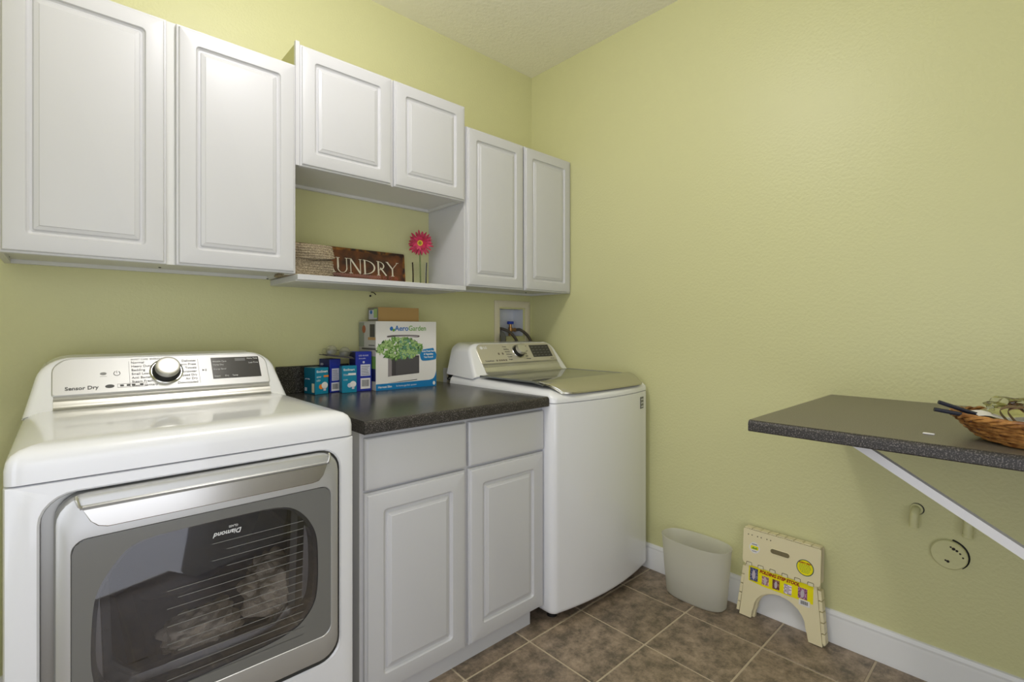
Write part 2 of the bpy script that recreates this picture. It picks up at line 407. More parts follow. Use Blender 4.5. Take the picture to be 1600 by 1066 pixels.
# ------------------------------------------------------------------ base cabinet and worktop
BX0, BX1, BY = -1.500, -.7225, -.800
bc = thing('base_cabinet', 'white base cabinet with two drawers over two doors between dryer and washer', 'cabinet', ((BX0+BX1)/2, -.4, 0))
bm = bmesh.new(); add_box(bm, BX0, BX1, BY+.020, -.18, .070, .873); finish('cabinet_box', bm, M['cab'], bc, smooth=0)
box('toe_board', BX0, -.770, BY+.035, -.25, 0, .070, M['cab'], bc)
def drawer(x0, x1, z0, z1):
    bm = bmesh.new()
    L = lambda i, h: [(a, BY-h, b) for a, b in rrect(x0+i, x1-i, z0+i, z1-i, .0015, 2)]
    loft(bm, [L(0, -.019), L(0, -.007), L(.003, -.002), L(.009, 0)]); finish('drawer_front', bm, M['cab'], bc, smooth=25)
drawer(-1.489, -1.114, .699, .856); drawer(-1.100, -.7235, .700, .856)
panel_door('door', -1.489, -1.114, .069, .691, BY, bc, rail=.058); panel_door('door', -1.100, -.7235, .069, .691, BY, bc, rail=.058)

wt = thing('worktop', 'black speckled laminate worktop between the dryer and the washer', 'worktop', (-1.11, -.4, .873))
def countertop(name, x0, x1, y0, y1, z0, z1, r, m, me_, parent, edge='y'):
    """post-formed top; rounded nose on the low-y (edge y) or low-x (edge x) side"""
    def prof(a):  # a along depth from the front
        pts = [(0, z0+.003), (0, z1-r)]
        for k in range(1, 7):
            t = PI/2*k/6; pts.append((r-r*math.cos(t), z1-r+r*math.sin(t)))
        return pts
    P = prof(0); full = P+[(None, z1), (None, z0), (.004, z0)]
    bm = bmesh.new(); loops = []
    for s in ((x0, x1) if edge == 'y' else (y0, y1)):
        L = []
        for d, z in full:
            if edge == 'y': L.append((s, (y1 if d is None else y0+d), z))
            else: L.append(((x1 if d is None else x0+d), s, z))
        loops.append(L)
    loft(bm, loops)
    o = finish(name, bm, [m, me_], parent, smooth=25)
    for p in o.data.polygons:
        if abs(p.normal.z) < .93: p.material_index = 1
    return o
countertop('counter_top', -1.502, -.7185, -.822, -.001, .873, .912, .012, M['counter'], M['counter_edge'], wt)
box('backsplash', -1.502, -1.19, -.020, -.001, .912, 1.026, M['counter'], wt, .002)

# ------------------------------------------------------------------ plan outlines for the machines
def plan(x0, x1, yb, yf, r, bulge, ins, n=6, m=14):
    x0 += ins; x1 -= ins; yf += ins; yb -= ins; xc = (x0+x1)/2; hw = (x1-x0)/2; r = max(r-ins*.5, .004)
    P = [(x0, yb), (x1, yb)]
    ys = yf+0.0
    for k in range(n+1):
        a = PI/2*k/n; P.append((x1-r+r*math.cos(a), ys+r-r*math.sin(a)))
    for k in range(1, m):
        x = x1-r-(x1-x0-2*r)*k/m; u = (x-xc)/(hw-r); P.append((x, ys-bulge*(1-u*u)))
    for k in range(n+1):
        a = PI/2*k/n; P.append((x0+r-r*math.sin(a), ys+r-r*math.cos(a)))
    return P

# console = rear control housing shared by both machines
def console(parent, x0, x1, zb, zt, y0, y1, yback, r, lean, white, inner, split, panel_m, strip_m):
    tl = math.hypot(zt-zb, y1-y0)
    F = frame_map((0, y0, zb), (1, 0, 0), (0, y1-y0, zt-zb), (0, -(zt-zb), y1-y0))
    def outline(d, n=8):
        P = []
        for sgn, xx in ((1, x1), (-1, x0)):
            seq = []
            rr = r-d*.6
            for k in range(n+1):
                a = PI/2*k/n; seq.append((rr-rr*math.cos(a), tl-d-rr+rr*math.sin(a)))
            pts = [(xx-sgn*(d+lean*b/tl+a), b) for a, b in [(0, 0)]+seq]
            P += pts if sgn == 1 else list(reversed(pts))
        return P
    bm = bmesh.new()
    def back(L): return [(a, yback, zb+b*(zt-zb)/tl) for a, b in L]
    loops = [back(outline(.004)), [F(a, b, -.02) for a, b in outline(0)], [F(a, b, -.008) for a, b in outline(.003)],
             [F(a, b, -.002) for a, b in outline(.010)], [F(a, b, 0) for a, b in outline(.018)]]
    loft(bm, loops); finish('console_housing', bm, white, parent, smooth=40)
    ia, ib = inner; rr = .045
    # silver fascia
    top = tl-.014
    bm = bmesh.new()
    L = lambda i, h: [F(a, b, h) for a, b in rrect(ia+i, ib-i, split+i, top-i, rr, 7, .006)]
    loft(bm, [L(0, -.004), L(0, .001), L(.0025, .003), L(.004, .003)])
    finish('fascia', bm, panel_m, parent, smooth=30)
    # concave strip below
    bm = bmesh.new(); pr = []
    for b, h in [(-.004, .012), (.004, .011), (.010, .004), (split*.45, .0015), (split*.62, .005), (split*.72, .0025), (split*.9, .0), (split-.002, .0045), (split-.002, -.004), (-.004, -.004)]:
        pr.append((b, h))
    loft(bm, [[F(a, b, h) for b, h in pr] for a in (ia+.004, ib-.004)])
    finish('lower_strip', bm, strip_m, parent, smooth=50)
    return F, tl
def knob(parent, F, a, b, r, h0=.003):
    n = F(0, 0, 1)-F(0, 0, 0); c = F(a, b, h0)
    bm = lathe(bmesh.new(), [(r*1.32, 0), (r*1.32, .003), (r*1.24, .005), (r*1.2, .003)], c, n, 40); k0 = finish('dial_ring', bm, M['chrome'], parent)
    bm = lathe(bmesh.new(), [(r*1.16, .002), (r*1.12, .010), (r*.98, .020)], c, n, 40); k1 = finish('dial_base', bm, M['black'], parent)
    k = bm = lathe(bmesh.new(), [(r*.97, .018), (r*.98, .034), (r*.93, .038), (r*.80, .0395), (r*.3, .0385), (.001, .038)], c, n, 40); finish('dial', bm, M['silver'], parent)

# ------------------------------------------------------------------ dryer
DX0, DX1, DY = -2.236, -1.551, -.855
dr = thing('dryer', 'white front-loading dryer with big silver-framed glass door', 'dryer', ((DX0+DX1)/2, -.5, 0))
# body with a recess for the door
RX0, RX1, RZ0, RZ1 = -2.186, -1.592, .285, .858
bm = bmesh.new(); n = 6
def XZ(x0, x1, z0, z1, r, y, rb=None): return [(a, y, b) for a, b in rrect(x0, x1, z0, z1, r, n, rb)]
loops = [XZ(DX0, DX1, .03, .883, .001, -.12), XZ(DX0, DX1, .03, .883, .001, DY+.012), XZ(DX0+.003, DX1-.003, .033, .883, .002, DY+.004), XZ(DX0+.012, DX1-.012, .042, .883-.001, .004, DY),
         XZ(RX0-.004, RX1+.004, RZ0-.004, RZ1+.004, .058, DY), XZ(RX0, RX1, RZ0, RZ1, .055, DY+.004), XZ(RX0+.001, RX1-.001, RZ0+.001, RZ1-.001, .054, DY+.03)]
loft(bm, loops[:]+[XZ(RX0+.04, RX1-.04, RZ0+.04, RZ1-.04, .05, DY+.03)], cap1=False)
# drum cavity
ccx, ccz, DR = -1.885, .585, .245
def circ(r, y, cz=ccz): return [(ccx+r*math.cos(a), y, cz+r*math.sin(a)) for a in [math.atan2(b-ccz, x-ccx) for x, _, b in XZ(RX0+.04, RX1-.04, RZ0+.04, RZ1-.04, .05, 0)]]
finish('cabinet_body', bm, M['appl'], dr, smooth=30)
bm = bmesh.new(); loft(bm, [XZ(RX0+.0006, RX1-.0006, RZ0+.0006, RZ1-.0006, .0545, DY+.004), XZ(RX0+.0016, RX1-.0016, RZ0+.0016, RZ1-.0016, .054, DY+.0285), XZ(RX0+.039, RX1-.039, RZ0+.039, RZ1-.039, .05, DY+.0285)], False, False)
finish('recess_shade', bm, M['silver_dark'], dr, smooth=30)  # dark lining colour stands for the shade in the gap around the door
bm = bmesh.new()
loft(bm, [XZ(RX0+.038, RX1-.038, RZ0+.038, RZ1-.038, .05, DY+.031), circ(.262, DY+.035), circ(.258, DY+.075), circ(.240, DY+.085), circ(.238, DY+.105)], False, False)
finish('drum_collar', bm, M['silver_dark'], dr, smooth=40)
bm = bmesh.new()
pr = [(.238, DY+.105), (.262, DY+.112)]
lp = []
for r_, y_ in pr: lp.append([(ccx+r_*math.cos(2*PI*k/72), y_, ccz+r_*math.sin(2*PI*k/72)) for k in range(72)])
for y_ in (DY+.12, DY+.60):
    lp.append([(ccx+(.262-(.035 if k % 24 in (0, 1) else 0))*math.cos(2*PI*k/72), y_, ccz+(.262-(.035 if k % 24 in (0, 1) else 0))*math.sin(2*PI*k/72)) for k in range(72)])
loft(bm, lp, False, True)
finish('drum', bm, M['drum'], dr, smooth=20)
bm = bmesh.new(); lathe(bm, [(.2380, 0), (.2405, -.008), (.231, -.014), (.229, -.004)], (ccx, DY+.105, ccz), (0, 1, 0), 64, False, False); finish('drum_rim', bm, M['silver'], dr)
# feet
for x in (DX0+.05, DX1-.05):
    for y in (-.78, -.2):
        finish('foot', lathe(bmesh.new(), [(.02, 0), (.02, .012), (.012, .016), (.012, .031)], (x, y, 0), seg=14), M['black'], dr)
# top cover
bm = bmesh.new(); lp = []
for z, ins in ((.8855, .003), (.887, 0), (.915, 0), (.930, .0025), (.941, .009), (.949, .020), (.954, .036), (.956, .058), (.9565, .085)):
    pts = plan(DX0, DX1, -.12, DY, .02, 0, ins)
    lp.append([(x, y, z) for x, y in pts])
# keep the back edge straight
for L_ in lp:
    for i in (0, 1): L_[i] = (L_[i][0], -.12, L_[i][2])
loft(bm, lp); finish('top_cover', bm, M['appl'], dr, smooth=40)
F, TL = console(dr, -2.235, -1.552, .947, 1.106, -.312, -.207, -.10, .065, .037, M['appl'], (-2.176, -1.603), .054, M['panel_silver'], M['silver'])
P_ = lambda a, b: F(a, b, .0032)
F_con = F
F = lambda a, b, h=0: F_con(a, b+.014, h)
knob(dr, F, -1.905, .104, .034)
decal('display', rect(-1.778, -1.628, .066, .148), F, M['display'], dr, .0008, .003)
G2 = lambda o_a, o_b: (lambda a, b, h=0: F(o_a+a, o_b+b, .0032+h))
text('lettering', 'Sensor Dry', G2(-2.148, .056), M['ink'], dr, .016, bold=.0003)
decal('printed_mark', ell(-2.048, .062, .011, .006, 16), F, M['ink'], dr, .0005, .003)
bm = bmesh.new()
for a, b, w_, h_ in ((-2.030, .0555, .072, .0008), (-2.030, .0675, .072, .0008), (-2.030, .0555, .0008, .0125), (-1.959, .0555, .0008, .0125)): slab(bm, rect(a, a+w_, b, b+h_), F, .003, .0034)
for a in (-2.024, -2.008, -1.996, -1.976): slab(bm, rect(a, a+.009, .059, .0655), F, .003, .0034)
finish('printed_icons', bm, M['ink'], dr, smooth=0)['kind'] = 'stuff'
bm = bmesh.new(); tube(bm, [F(-2.030+.0075*math.cos(math.radians(t)), .105+.0075*math.sin(math.radians(t)), .0034) for t in range(115, 426, 20)], .0009, 4)
slab(bm, rect(-2.0306, -2.0294, .106, .114), F, .003, .0038); finish('power_symbol', bm, M['ink'], dr)
bm = bmesh.new(); slab(bm, ell(-2.062, .106, .008, .005, 12), F, .003, .0034); slab(bm, rect(-2.070, -2.054, .096, .0968), F, .003, .0034); finish('printed_symbol', bm, mat('faded_print', (.28, .28, .27), .6), dr)
for k, s in enumerate(('Normal', 'Heavy Duty', 'Bedding', 'Small Load', 'Anti Bacterial', 'Steam Fresh', 'Steam Sanitary')):
    text('cycle_name', s, G2(-1.995, .137-k*.0135), M['ink'], dr, .0108)
for k, s in enumerate(('Delicates', 'Perm Press', 'Towels', 'Sportswear', 'Speed Dry', 'Air Dry', 'Downloaded')):
    text('cycle_name', s, G2(-1.822, .137-k*.0135), M['ink'], dr, .0108, 'RIGHT')
text('lettering', 'SMART CARE  ENERGY SAVER', G2(-1.995, .1495), mat('pale_print', (.36, .36, .35), .6), dr, .0075)
bm = bmesh.new()
slab(bm, rect(-2.0005, -1.9998, .055, .146), F, .003, .0034); finish('printed_rule', bm, M['ink'], dr, smooth=0)
bm = bmesh.new(); slab(bm, rect(-1.8165, -1.8158, .055, .146), F, .003, .0034); finish('printed_rule', bm, M['ink'], dr, smooth=0)
bm = bmesh.new(); slab(bm, [(-1.806, .098), (-1.806, .106), (-1.800, .102)], F, .003, .0034)
slab(bm, rect(-1.798, -1.7965, .098, .106), F, .003, .0034); slab(bm, rect(-1.7955, -1.794, .098, .106), F, .003, .0034); finish('start_symbol', bm, M['ink'], dr, smooth=0)
G3 = lambda o_a, o_b: (lambda a, b, h=0: F(o_a+a, o_b+b, .0040+h))
for a, b, s, al in ((-1.774, .130, 'Wrinkle Care', 'L'), (-1.774, .117, 'Damp Dry', 'L'), (-1.774, .100, 'Energy Saver', 'L'), (-1.774, .073, 'Steam', 'L'), (-1.742, .073, 'Dry', 'L'), (-1.720, .073, 'Temp', 'L'), (-1.632, .138, 'More Time', 'R'), (-1.632, .121, 'Less Time', 'R')):
    text('display_word', s, G3(a, b), M['ink_light'], dr, .0075, 'LEFT' if al == 'L' else 'RIGHT')
decal('digit_window', rect(-1.705, -1.672, .132, .143), F, mat('dim_digits', (.12, .12, .12), .4), dr, .0002, .0038)
# door
dd = bpy.data.objects.new('door', None)   # placeholder replaced by the frame mesh below
bpy.data.objects.remove(dd)
GX0, GX1, GZ0, GZ1 = -2.140, -1.624, .370, .764
YF = DY-.016
bm = bmesh.new()
loft(bm, [XZ(-2.166, -1.600, .302, .853, .05, DY+.022), XZ(-2.166, -1.600, .302, .853, .05, DY-.004), XZ(-2.163, -1.603, .305, .850, .049, DY-.012), XZ(-2.156, -1.610, .312, .843, .046, YF),
          XZ(GX0-.002, GX1+.002, GZ0-.002, GZ1+.002, .026, YF), XZ(GX0, GX1, GZ0, GZ1, .025, YF+.003), XZ(GX0+.0005, GX1-.0005, GZ0+.0005, GZ1-.0005, .025, YF+.022)], False, False)
door = finish('door', bm, M['door_silver'], dr, smooth=30)
door['label'] = 'silver framed door with smoked window'
bm = bmesh.new(); loft(bm, [XZ(GX0, GX1, GZ0, GZ1, .025, YF+.0045), XZ(GX0, GX1, GZ0, GZ1, .025, YF+.002), XZ(GX0+.002, GX1-.002, GZ0+.002, GZ1-.002, .024, YF+.0015)])
finish('glass', bm, M['door_glass'], door, smooth=20)
win = [(-2.113, .477), (-2.11, .615), (-2.099, .665), (-2.056, .727), (-2.020, .738), (-1.976, .740), (-1.857, .741), (-1.745, .740), (-1.700, .715), (-1.667, .665), (-1.657, .618), (-1.657, .491), (-1.675, .446), (-1.720, .410), (-1.857, .398), (-2.02, .395), (-2.085, .415)]
def ray_poly(poly, cx, cz, a):
    best = None; dx, dz = math.cos(a), math.sin(a)
    for i in range(len(poly)):
        (x1, z1), (x2, z2) = poly[i], poly[(i+1) % len(poly)]
        ex, ez = x2-x1, z2-z1; den = dx*ez-dz*ex
        if abs(den) < 1e-12: continue
        t = ((x1-cx)*ez-(z1-cz)*ex)/den; s = ((x1-cx)*dz-(z1-cz)*dx)/den
        if t > 0 and -1e-9 <= s <= 1+1e-9 and (best is None or t < best): best = t
    return (cx+dx*best, cz+dz*best)
def smooth_poly(p, it=2):
    for _ in range(it):
        q = []
        for i in range(len(p)):
            a, b = p[i], p[(i+1) % len(p)]
            q += [(a[0]*.75+b[0]*.25, a[1]*.75+b[1]*.25), (a[0]*.25+b[0]*.75, a[1]*.25+b[1]*.75)]
        p = q
    return p
win = smooth_poly(win, 2); outer = rrect(GX0, GX1, GZ0, GZ1, .025, 8); wc = (-1.88, .565)
A_ = sorted([2*PI*k/128 for k in range(128)])
wo = [ray_poly(outer, *wc, a) for a in A_]; wi = [ray_poly(win, *wc, a) for a in A_]
bm = bmesh.new()
wi2 = [(wc[0]+(x-wc[0])*.965, wc[1]+(z-wc[1])*.965) for x, z in wi]
loft(bm, [[(x, YF+.008, z) for x, z in wo], [(x, YF+.0010, z) for x, z in wo], [(x, YF+.0010, z) for x, z in wi], [(x, YF+.0045, z) for x, z in wi], [(x, YF+.012, z) for x, z in wi2], [(x, YF+.05, z) for x, z in wi2]], False, False)
finish('window_surround', bm, M['backing'], door, smooth=30)
# printed fine lines on the inner glass
bm = bmesh.new()
for k in range(16):
    z = .688-k*.0195
    x0_, x1_ = (-1.985+.02*(k % 2), -1.695) if k > 3 else (-1.90+.03*(k % 2), -1.695)
    add_box(bm, x0_, x1_, YF+.0010, YF+.0014, z, z+.0009)
finish('printed_lines', bm, mat('pale_line_print', (.27, .27, .25), .5), door, smooth=0)['kind'] = 'stuff'
GG = lambda a, b, h=0: Vector((-1.873-a, YF+.0046-h, .700-b))
text('door_lettering', 'Diamond', lambda a, b, h=0: Vector((-1.838-a, YF+.0014-h, .712-b)), M['ink_light'], door, .0155, shear=.3, bold=.0002)
text('door_lettering', 'GLASS', lambda a, b, h=0: Vector((-1.846-a, YF+.0014-h, .722-b)), M['ink_light'], door, .007)
# handle: chrome plate and scooped lip
hp = [(-2.124, .824), (-2.112, .798), (-2.100, .786), (-2.085, .781), (-1.672, .781), (-1.655, .784), (-1.644, .796), (-1.634, .824)]
bm = bmesh.new()
H_ = lambda a, b, h: (a, YF-h, b)
loft(bm, [[H_(a, b, -.001) for a, b in hp], [H_(a, b, .0010) for a, b in hp], [H_(-1.879+(a+1.879)*.995, .803+(b-.803)*.93, .002) for a, b in hp]])
finish('handle', bm, M['chrome'], door, smooth=20)['label'] = 'polished chrome handle plate'
bm = bmesh.new()
sect = [(YF-.001, .824), (YF-.004, .8255), (YF-.0045, .829), (YF-.001, .832), (YF+.012, .836), (YF+.018, .842), (YF+.020, .8495), (YF+.024, .8495), (YF+.024, .822)]
loft(bm, [[(x, y, z) for y, z in sect] for x in (-2.128, -1.630)])
finish('handle_lip', bm, M['lip'], door, smooth=40)
for x in (-2.133, -1.627):
    bm = tube(bmesh.new(), [(x, YF+.004, .851), (x, YF-.001, .845), (x+(.004 if x < -2 else -.004), YF-.0025, .832), (x+(.010 if x < -2 else -.010), YF-.001, .826)], .003, 8)
    finish('handle_end', bm, M['silver'], door)
# towels inside the drum
def blanket(label, c, rx, ry, rz, m, seed, tilt=0):
    rnd = random.Random(seed); bm = bmesh.new()
    bmesh.ops.create_icosphere(bm, subdivisions=5, radius=1)
    from mathutils import noise
    for v in bm.verts:
        p = v.co.copy(); q = p*1.7+Vector((seed*3.1, 0, 0))
        f = 1+.28*noise.noise(q)+.22*(abs(noise.noise(Vector((p.x*2.2, p.y*2.2, p.z*5.5))+Vector((seed, 7, 1))))*2-.3)
        p = p*f; p = Vector((p.x*rx, p.y*ry, p.z*rz)); p.rotate(Matrix.Rotation(tilt, 3, 'Y'))
        v.co = p+Vector(c)
    o = finish('towel', bm, m, None, loc=(c[0], c[1], c[2]-rz), smooth=60)
    return tag(o, label, 'towel')
blanket('beige towel bundled at the right inside the dryer drum', (-1.692, -.660, .450), .088, .10, .076, M['towel'], 3, .3)
blanket('beige towel lying low in the middle of the dryer drum', (-1.885, -.650, .385), .080, .09, .048, M['towel'], 8, -.2)

# ------------------------------------------------------------------ washer
WX0, WX1, WY = -.7165, -.030, -.846; WB = .034
ws = thing('washer', 'white top-loading washer with bowed front, standing in the corner', 'washer', ((WX0+WX1)/2, -.5, 0))
bm = bmesh.new()
lp = [[(x, y, z) for x, y in plan(WX0, WX1, -.14, WY, .035, WB, ins)] for z, ins in ((.040, .006), (.046, .001), (.055, 0), (.882, 0), (.883, .003))]
loft(bm, lp); finish('cabinet_body', bm, M['appl'], ws, smooth=40)
for x in (WX0+.06, WX1-.06):
    for y in (-.78, -.2): finish('foot', lathe(bmesh.new(), [(.022, 0), (.022, .012), (.012, .016), (.012, .041)], (x, y, 0), seg=14), M['black'], ws)
bm = bmesh.new(); lp = []
def drop(y): t = min(max((-.70-y)/.19, 0), 1); return .042*t*t*(3-2*t)
for z, ins in ((.8845, .003), (.886, 0), (.915, 0), (.930, .003), (.942, .010), (.950, .020), (.954, .034), (.955, .045)):
    L_ = []
    for i, (x, y) in enumerate(plan(WX0, WX1, -.14, WY, .035, WB, ins)):
        if i < 2: y = -.14
        L_.append((x, y, z-drop(y)*max(0, (z-.886))/.069))
    lp.append(L_)
# inner cap as a strip mesh so that it follows the slope
rings = loft(bm, lp, True, False)
last = rings[-1]; n_ = len(last)
mid = [bm.verts.new((v.co.x*.2+(WX0+WX1)/2*.8, max(v.co.y, -.70), .953)) for v in last]
for i in range(n_):
    try: bm.faces.new((last[i], last[(i+1) % n_], mid[(i+1) % n_], mid[i]))
    except ValueError: pass
bm.faces.new(mid)
finish('top_cover', bm, M['appl'], ws, smooth=40)
F2, TL2 = console(ws, -.713, -.034, .955, 1.117, -.335, -.225, -.10, .055, .040, M['appl'], (-.640, -.092), .066, mat('warm_silver_panel', (.60, .57, .48), .4, .5), M['silver'])
F = F2
knob(ws, F, -.365, .128, .030)
decal('display', rect(-.268, -.118, .090, .166), F, M['display'], ws, .0008, .003)
G2 = lambda o_a, o_b: (lambda a, b, h=0: F(o_a+a, o_b+b, .0032+h))
# the round maker's mark with two letters
decal('emblem', ell(-.604, .158, .009, .009, 20), F, M['ink_light'], ws, .0006, .003)
text('lettering', 'LG', G2(-.590, .152), M['ink_light'], ws, .018, bold=.0004)
text('lettering', 'TurboWash', G2(-.612, .0765), M['ink'], ws, .0115)
bm = bmesh.new()
for a in (-.540, -.522, -.508, -.494, -.478): slab(bm, rect(a, a+.011, .0765, .0855), F, .003, .0034)
slab(bm, ell(-.505, .120, .006, .007, 12), F, .003, .0034); slab(bm, ell(-.478, .120, .006, .007, 12), F, .003, .0034)
finish('printed_icons', bm, mat('brown_grey_print', (.20, .17, .13), .6), ws, smooth=0)['kind'] = 'stuff'
for k, s in enumerate(('Heavy', 'Bedding', 'Normal', 'Delicates', 'Towels', 'Bright')):
    text('cycle_name', s, G2(-.462+.002*k, .158-k*.0155), M['ink'], ws, .0105)
for k, s in enumerate(('Waterproof', 'Allergy', 'Tub Clean', 'Small', 'Speed', 'Drain Spin')):
    text('cycle_name', s, G2(-.326, .158-k*.0155), M['ink'], ws, .0095, sx=.8)
bm = bmesh.new()
for r_ in range(4):
    for c_ in range(5): slab(bm, rect(-.258+c_*.028, -.242+c_*.028, .099+r_*.017, .1015+r_*.017), F, .0038, .0041)
finish('display_marks', bm, mat('dim_display_print', (.16, .16, .15), .5), ws, smooth=0)
text('lettering', '5.0 cu.ft.', G2(-.142, .0745), M['ink'], ws, .0085)
# lid : glass sheet and curved metal handle bar
lid = None
bm = bmesh.new()
lx0, lx1 = -.683, -.062
zt_ = lambda y: .961-drop(y)*.9
gy = [-.352, -.5, -.62, -.70, -.745, -.760]
loft(bm, [[(lx0, y, zt_(y)-.005), (lx1, y, zt_(y)-.005), (lx1, y, zt_(y)), (lx0, y, zt_(y))] for y in gy])
lid = finish('lid', bm, M['lid_glass'], ws, smooth=30); lid['label'] = 'tinted glass lid'
bm = bmesh.new()
for (a, b) in ((lx0-.010, lx0+.003), (lx1-.003, lx1+.010)):
    loft(bm, [[(a, y, zt_(y)-.005), (b, y, zt_(y)-.005), (b, y, zt_(y)+.0015), (a, y, zt_(y)+.0015)] for y in gy])
add_box(bm, lx0-.01, lx1+.01, -.357, -.348, .952, .9625, .001)
finish('lid_frame', bm, M['silver_dark'], lid)
bm = bmesh.new(); lp = []
N_ = 24
for k in range(N_+1):
    u = -1+2*k/N_; x0_ = (lx0+lx1)/2+u*(lx1-lx0+.022)/2
    cut = .045*max(0, (abs(u)-.86)/.14)**1.6          # rounded front corners
    yb_ = -.745+.006*u*u; yf_ = -.874+.012*u*u+cut*.6
    q = []
    for t in (0, .15, .4, .65, .85, .95, 1.0):
        y = yb_+(yf_-yb_)*t; x = x0_-u*.034*t*t; q.append((x, y, .966-.040*(t**1.9)))
    top = q; bot = [(x, y+.001, z-.007) for x, y, z in reversed(q)]
    lp.append(top+bot)
loft(bm, lp); finish('lid_handle', bm, M['champagne'], lid, smooth=40)['label'] = 'curved champagne metal lid handle'
bm = bmesh.new(); tube(bm, [(lx0-.012, -.745, .962), (lx0-.004, -.80, .954), (lx0+.010, -.83, .940), (lx0+.024, -.846, .925)], .003, 8); finish('lid_trim', bm, M['chrome'], lid)
# sticker on the front
def front_y(x): return WY-WB*(1-((x-(WX0+WX1)/2)/((WX1-WX0)/2-.035))**2)
bm = bmesh.new()
sx0, sx1 = -.125, -.088
loft(bm, [[(sx0, front_y(sx0)+.0005, z), (sx1, front_y(sx1)+.0005, z), (sx1, front_y(sx1)-.0022, z), (sx0, front_y(sx0)-.0022, z)] for z in (.803, .858)])
st = finish('front_sticker', bm, mat('grey_sticker', (.17, .17, .16), .4), ws, smooth=0)
bm = bmesh.new()
for k in range(3):
    for a, b in ((.007, .012), (.018, .028)):
        y_ = front_y(sx0+a)-.0024
        add_box(bm, sx0+a, sx0+b, y_-.0006, y_+.0006, .811+k*.017, .8145+k*.017)
finish('sticker_marks', bm, M['ink_light'], st, smooth=0)

# ------------------------------------------------------------------ washer supply box with hoses, outlet
sb = thing('washer_outlet_box', 'recessed washer supply box with ivory frame in the wall above the washer', 'outlet box', (-.17, 0, 1.03))
bm = bmesh.new()
R4 = lambda i, y: [(a, y, b) for a, b in rrect(-.306+i, -.020-i, 1.075+i, 1.350-i, .003, 2)]
loft(bm, [R4(0, -.0005), R4(0, -.006), R4(.004, -.009), R4(.034, -.009), R4(.038, -.007), R4(.0385, .004)], False, False)
finish('frame', bm, M['ivory'], sb, smooth=30)
bm = bmesh.new()
loft(bm, [[(a, y, b) for a, b in rect(VX0+.001, VX1-.001, VZ0+.001, VZ1-.001)] for y in (-.002, .085)], False, True)
finish('recess', bm, mat('white_recess_plastic', (.70, .72, .76), .45), sb, smooth=0)
def valve(x, hm):
    bm = bmesh.new()
    lathe(bm, [(.012, 0), (.012, .05), (.009, .052), (.009, .07)], (x, .040, 1.142), (0, 0, 1), 14)
    lathe(bm, [(.010, 0), (.010, .030), (.012, .031), (.012, .042)], (x, .040, 1.178), (1, 0, 0), 14)
    v = finish('valve', bm, M['brass'], sb)
    bm = bmesh.new(); add_box(bm, x-.021, x+.021, .030, .050, 1.212, 1.230, .004, 2); lathe(bm, [(.006, 0), (.006, .02)], (x, .04, 1.205), (0, 0, 1), 10)
    finish('valve_handle', bm, hm, v)
valve(-.142, M['blue_plastic'])
def arc(pts, n=24):
    pts = [Vector(p) for p in pts]; out = []
    P = [pts[0]]+pts+[pts[-1]]
    for i in range(1, len(P)-2):
        for k in range(n):
            t = k/n; a, b, c, d = P[i-1], P[i], P[i+1], P[i+2]
            out.append(.5*((2*b)+(-a+c)*t+(2*a-5*b+4*c-d)*t*t+(-a+3*b-3*c+d)*t**3))
    return out+[pts[-1]]
bm = tube(bmesh.new(), arc([(-.100, .036, 1.178), (-.082, .010, 1.176), (-.056, -.030, 1.135), (-.045, -.060, 1.06), (-.045, -.075, .95)], 10), .009, 10)
tag(finish('water_hose', bm, M['hose'], loc=(-.05, -.085, .90)), 'braided water hose curving down right from the blue-handled valve', 'hose')
bm = tube(bmesh.new(), arc([(-.262, .040, 1.178), (-.236, .012, 1.184), (-.196, -.030, 1.155), (-.165, -.060, 1.08), (-.155, -.075, .95)], 10), .009, 10)
tag(finish('water_hose', bm, M['hose'], loc=(-.17, -.085, .90)), 'braided water hose at the left side of the supply box', 'hose')
bm = bmesh.new(); pp = arc([(-.238, .062, 1.160), (-.243, .022, 1.160), (-.262, -.030, 1.135), (-.292, -.060, 1.06), (-.305, -.072, .95)], 16)
tube(bm, pp, .015, 12, radii=[.017 if i % 2 else .0155 for i in range(len(pp))])
tag(finish('drain_hose', bm, M['grey_hose'], loc=(-.32, -.078, .92)), 'thick grey corrugated drain hose leaning out of the supply box', 'hose')

po = thing('power_outlet', 'white wall power outlet just above the worktop beside the washer', 'outlet', (-.625, 0, .855))
box('cover_plate', -.663, -.590, -.006, -.0005, .862, .976, M['white_trim'], po, .002, 2)
bm = bmesh.new()
for z in (.898, .939): slab(bm, rrect(-.643, -.610, z-.014, z+.014, .010, 4), lambda a, b, h: Vector((a, -.006-h, b)), 0, .0015)
finish('socket', bm, M['ivory'], po)
pc = thing('power_adapter', 'black plug with cable in the wall outlet behind the washer', 'cord', (-.60, -.03, .89))
bm = add_box(bmesh.new(), -.636, -.580, -.036, -.0062, .928, .953, .005, 2); finish('plug', bm, M['black'], pc)
bm = tube(bmesh.new(), arc([(-.632, -.022, .934), (-.652, -.030, .925), (-.658, -.045, .919), (-.62, -.06, .917), (-.58, -.075, .918), (-.54, -.085, .93)], 8), .0032, 8); finish('cable', bm, M['black'], pc)

# ------------------------------------------------------------------ things in the niche
ZS = 1.3848
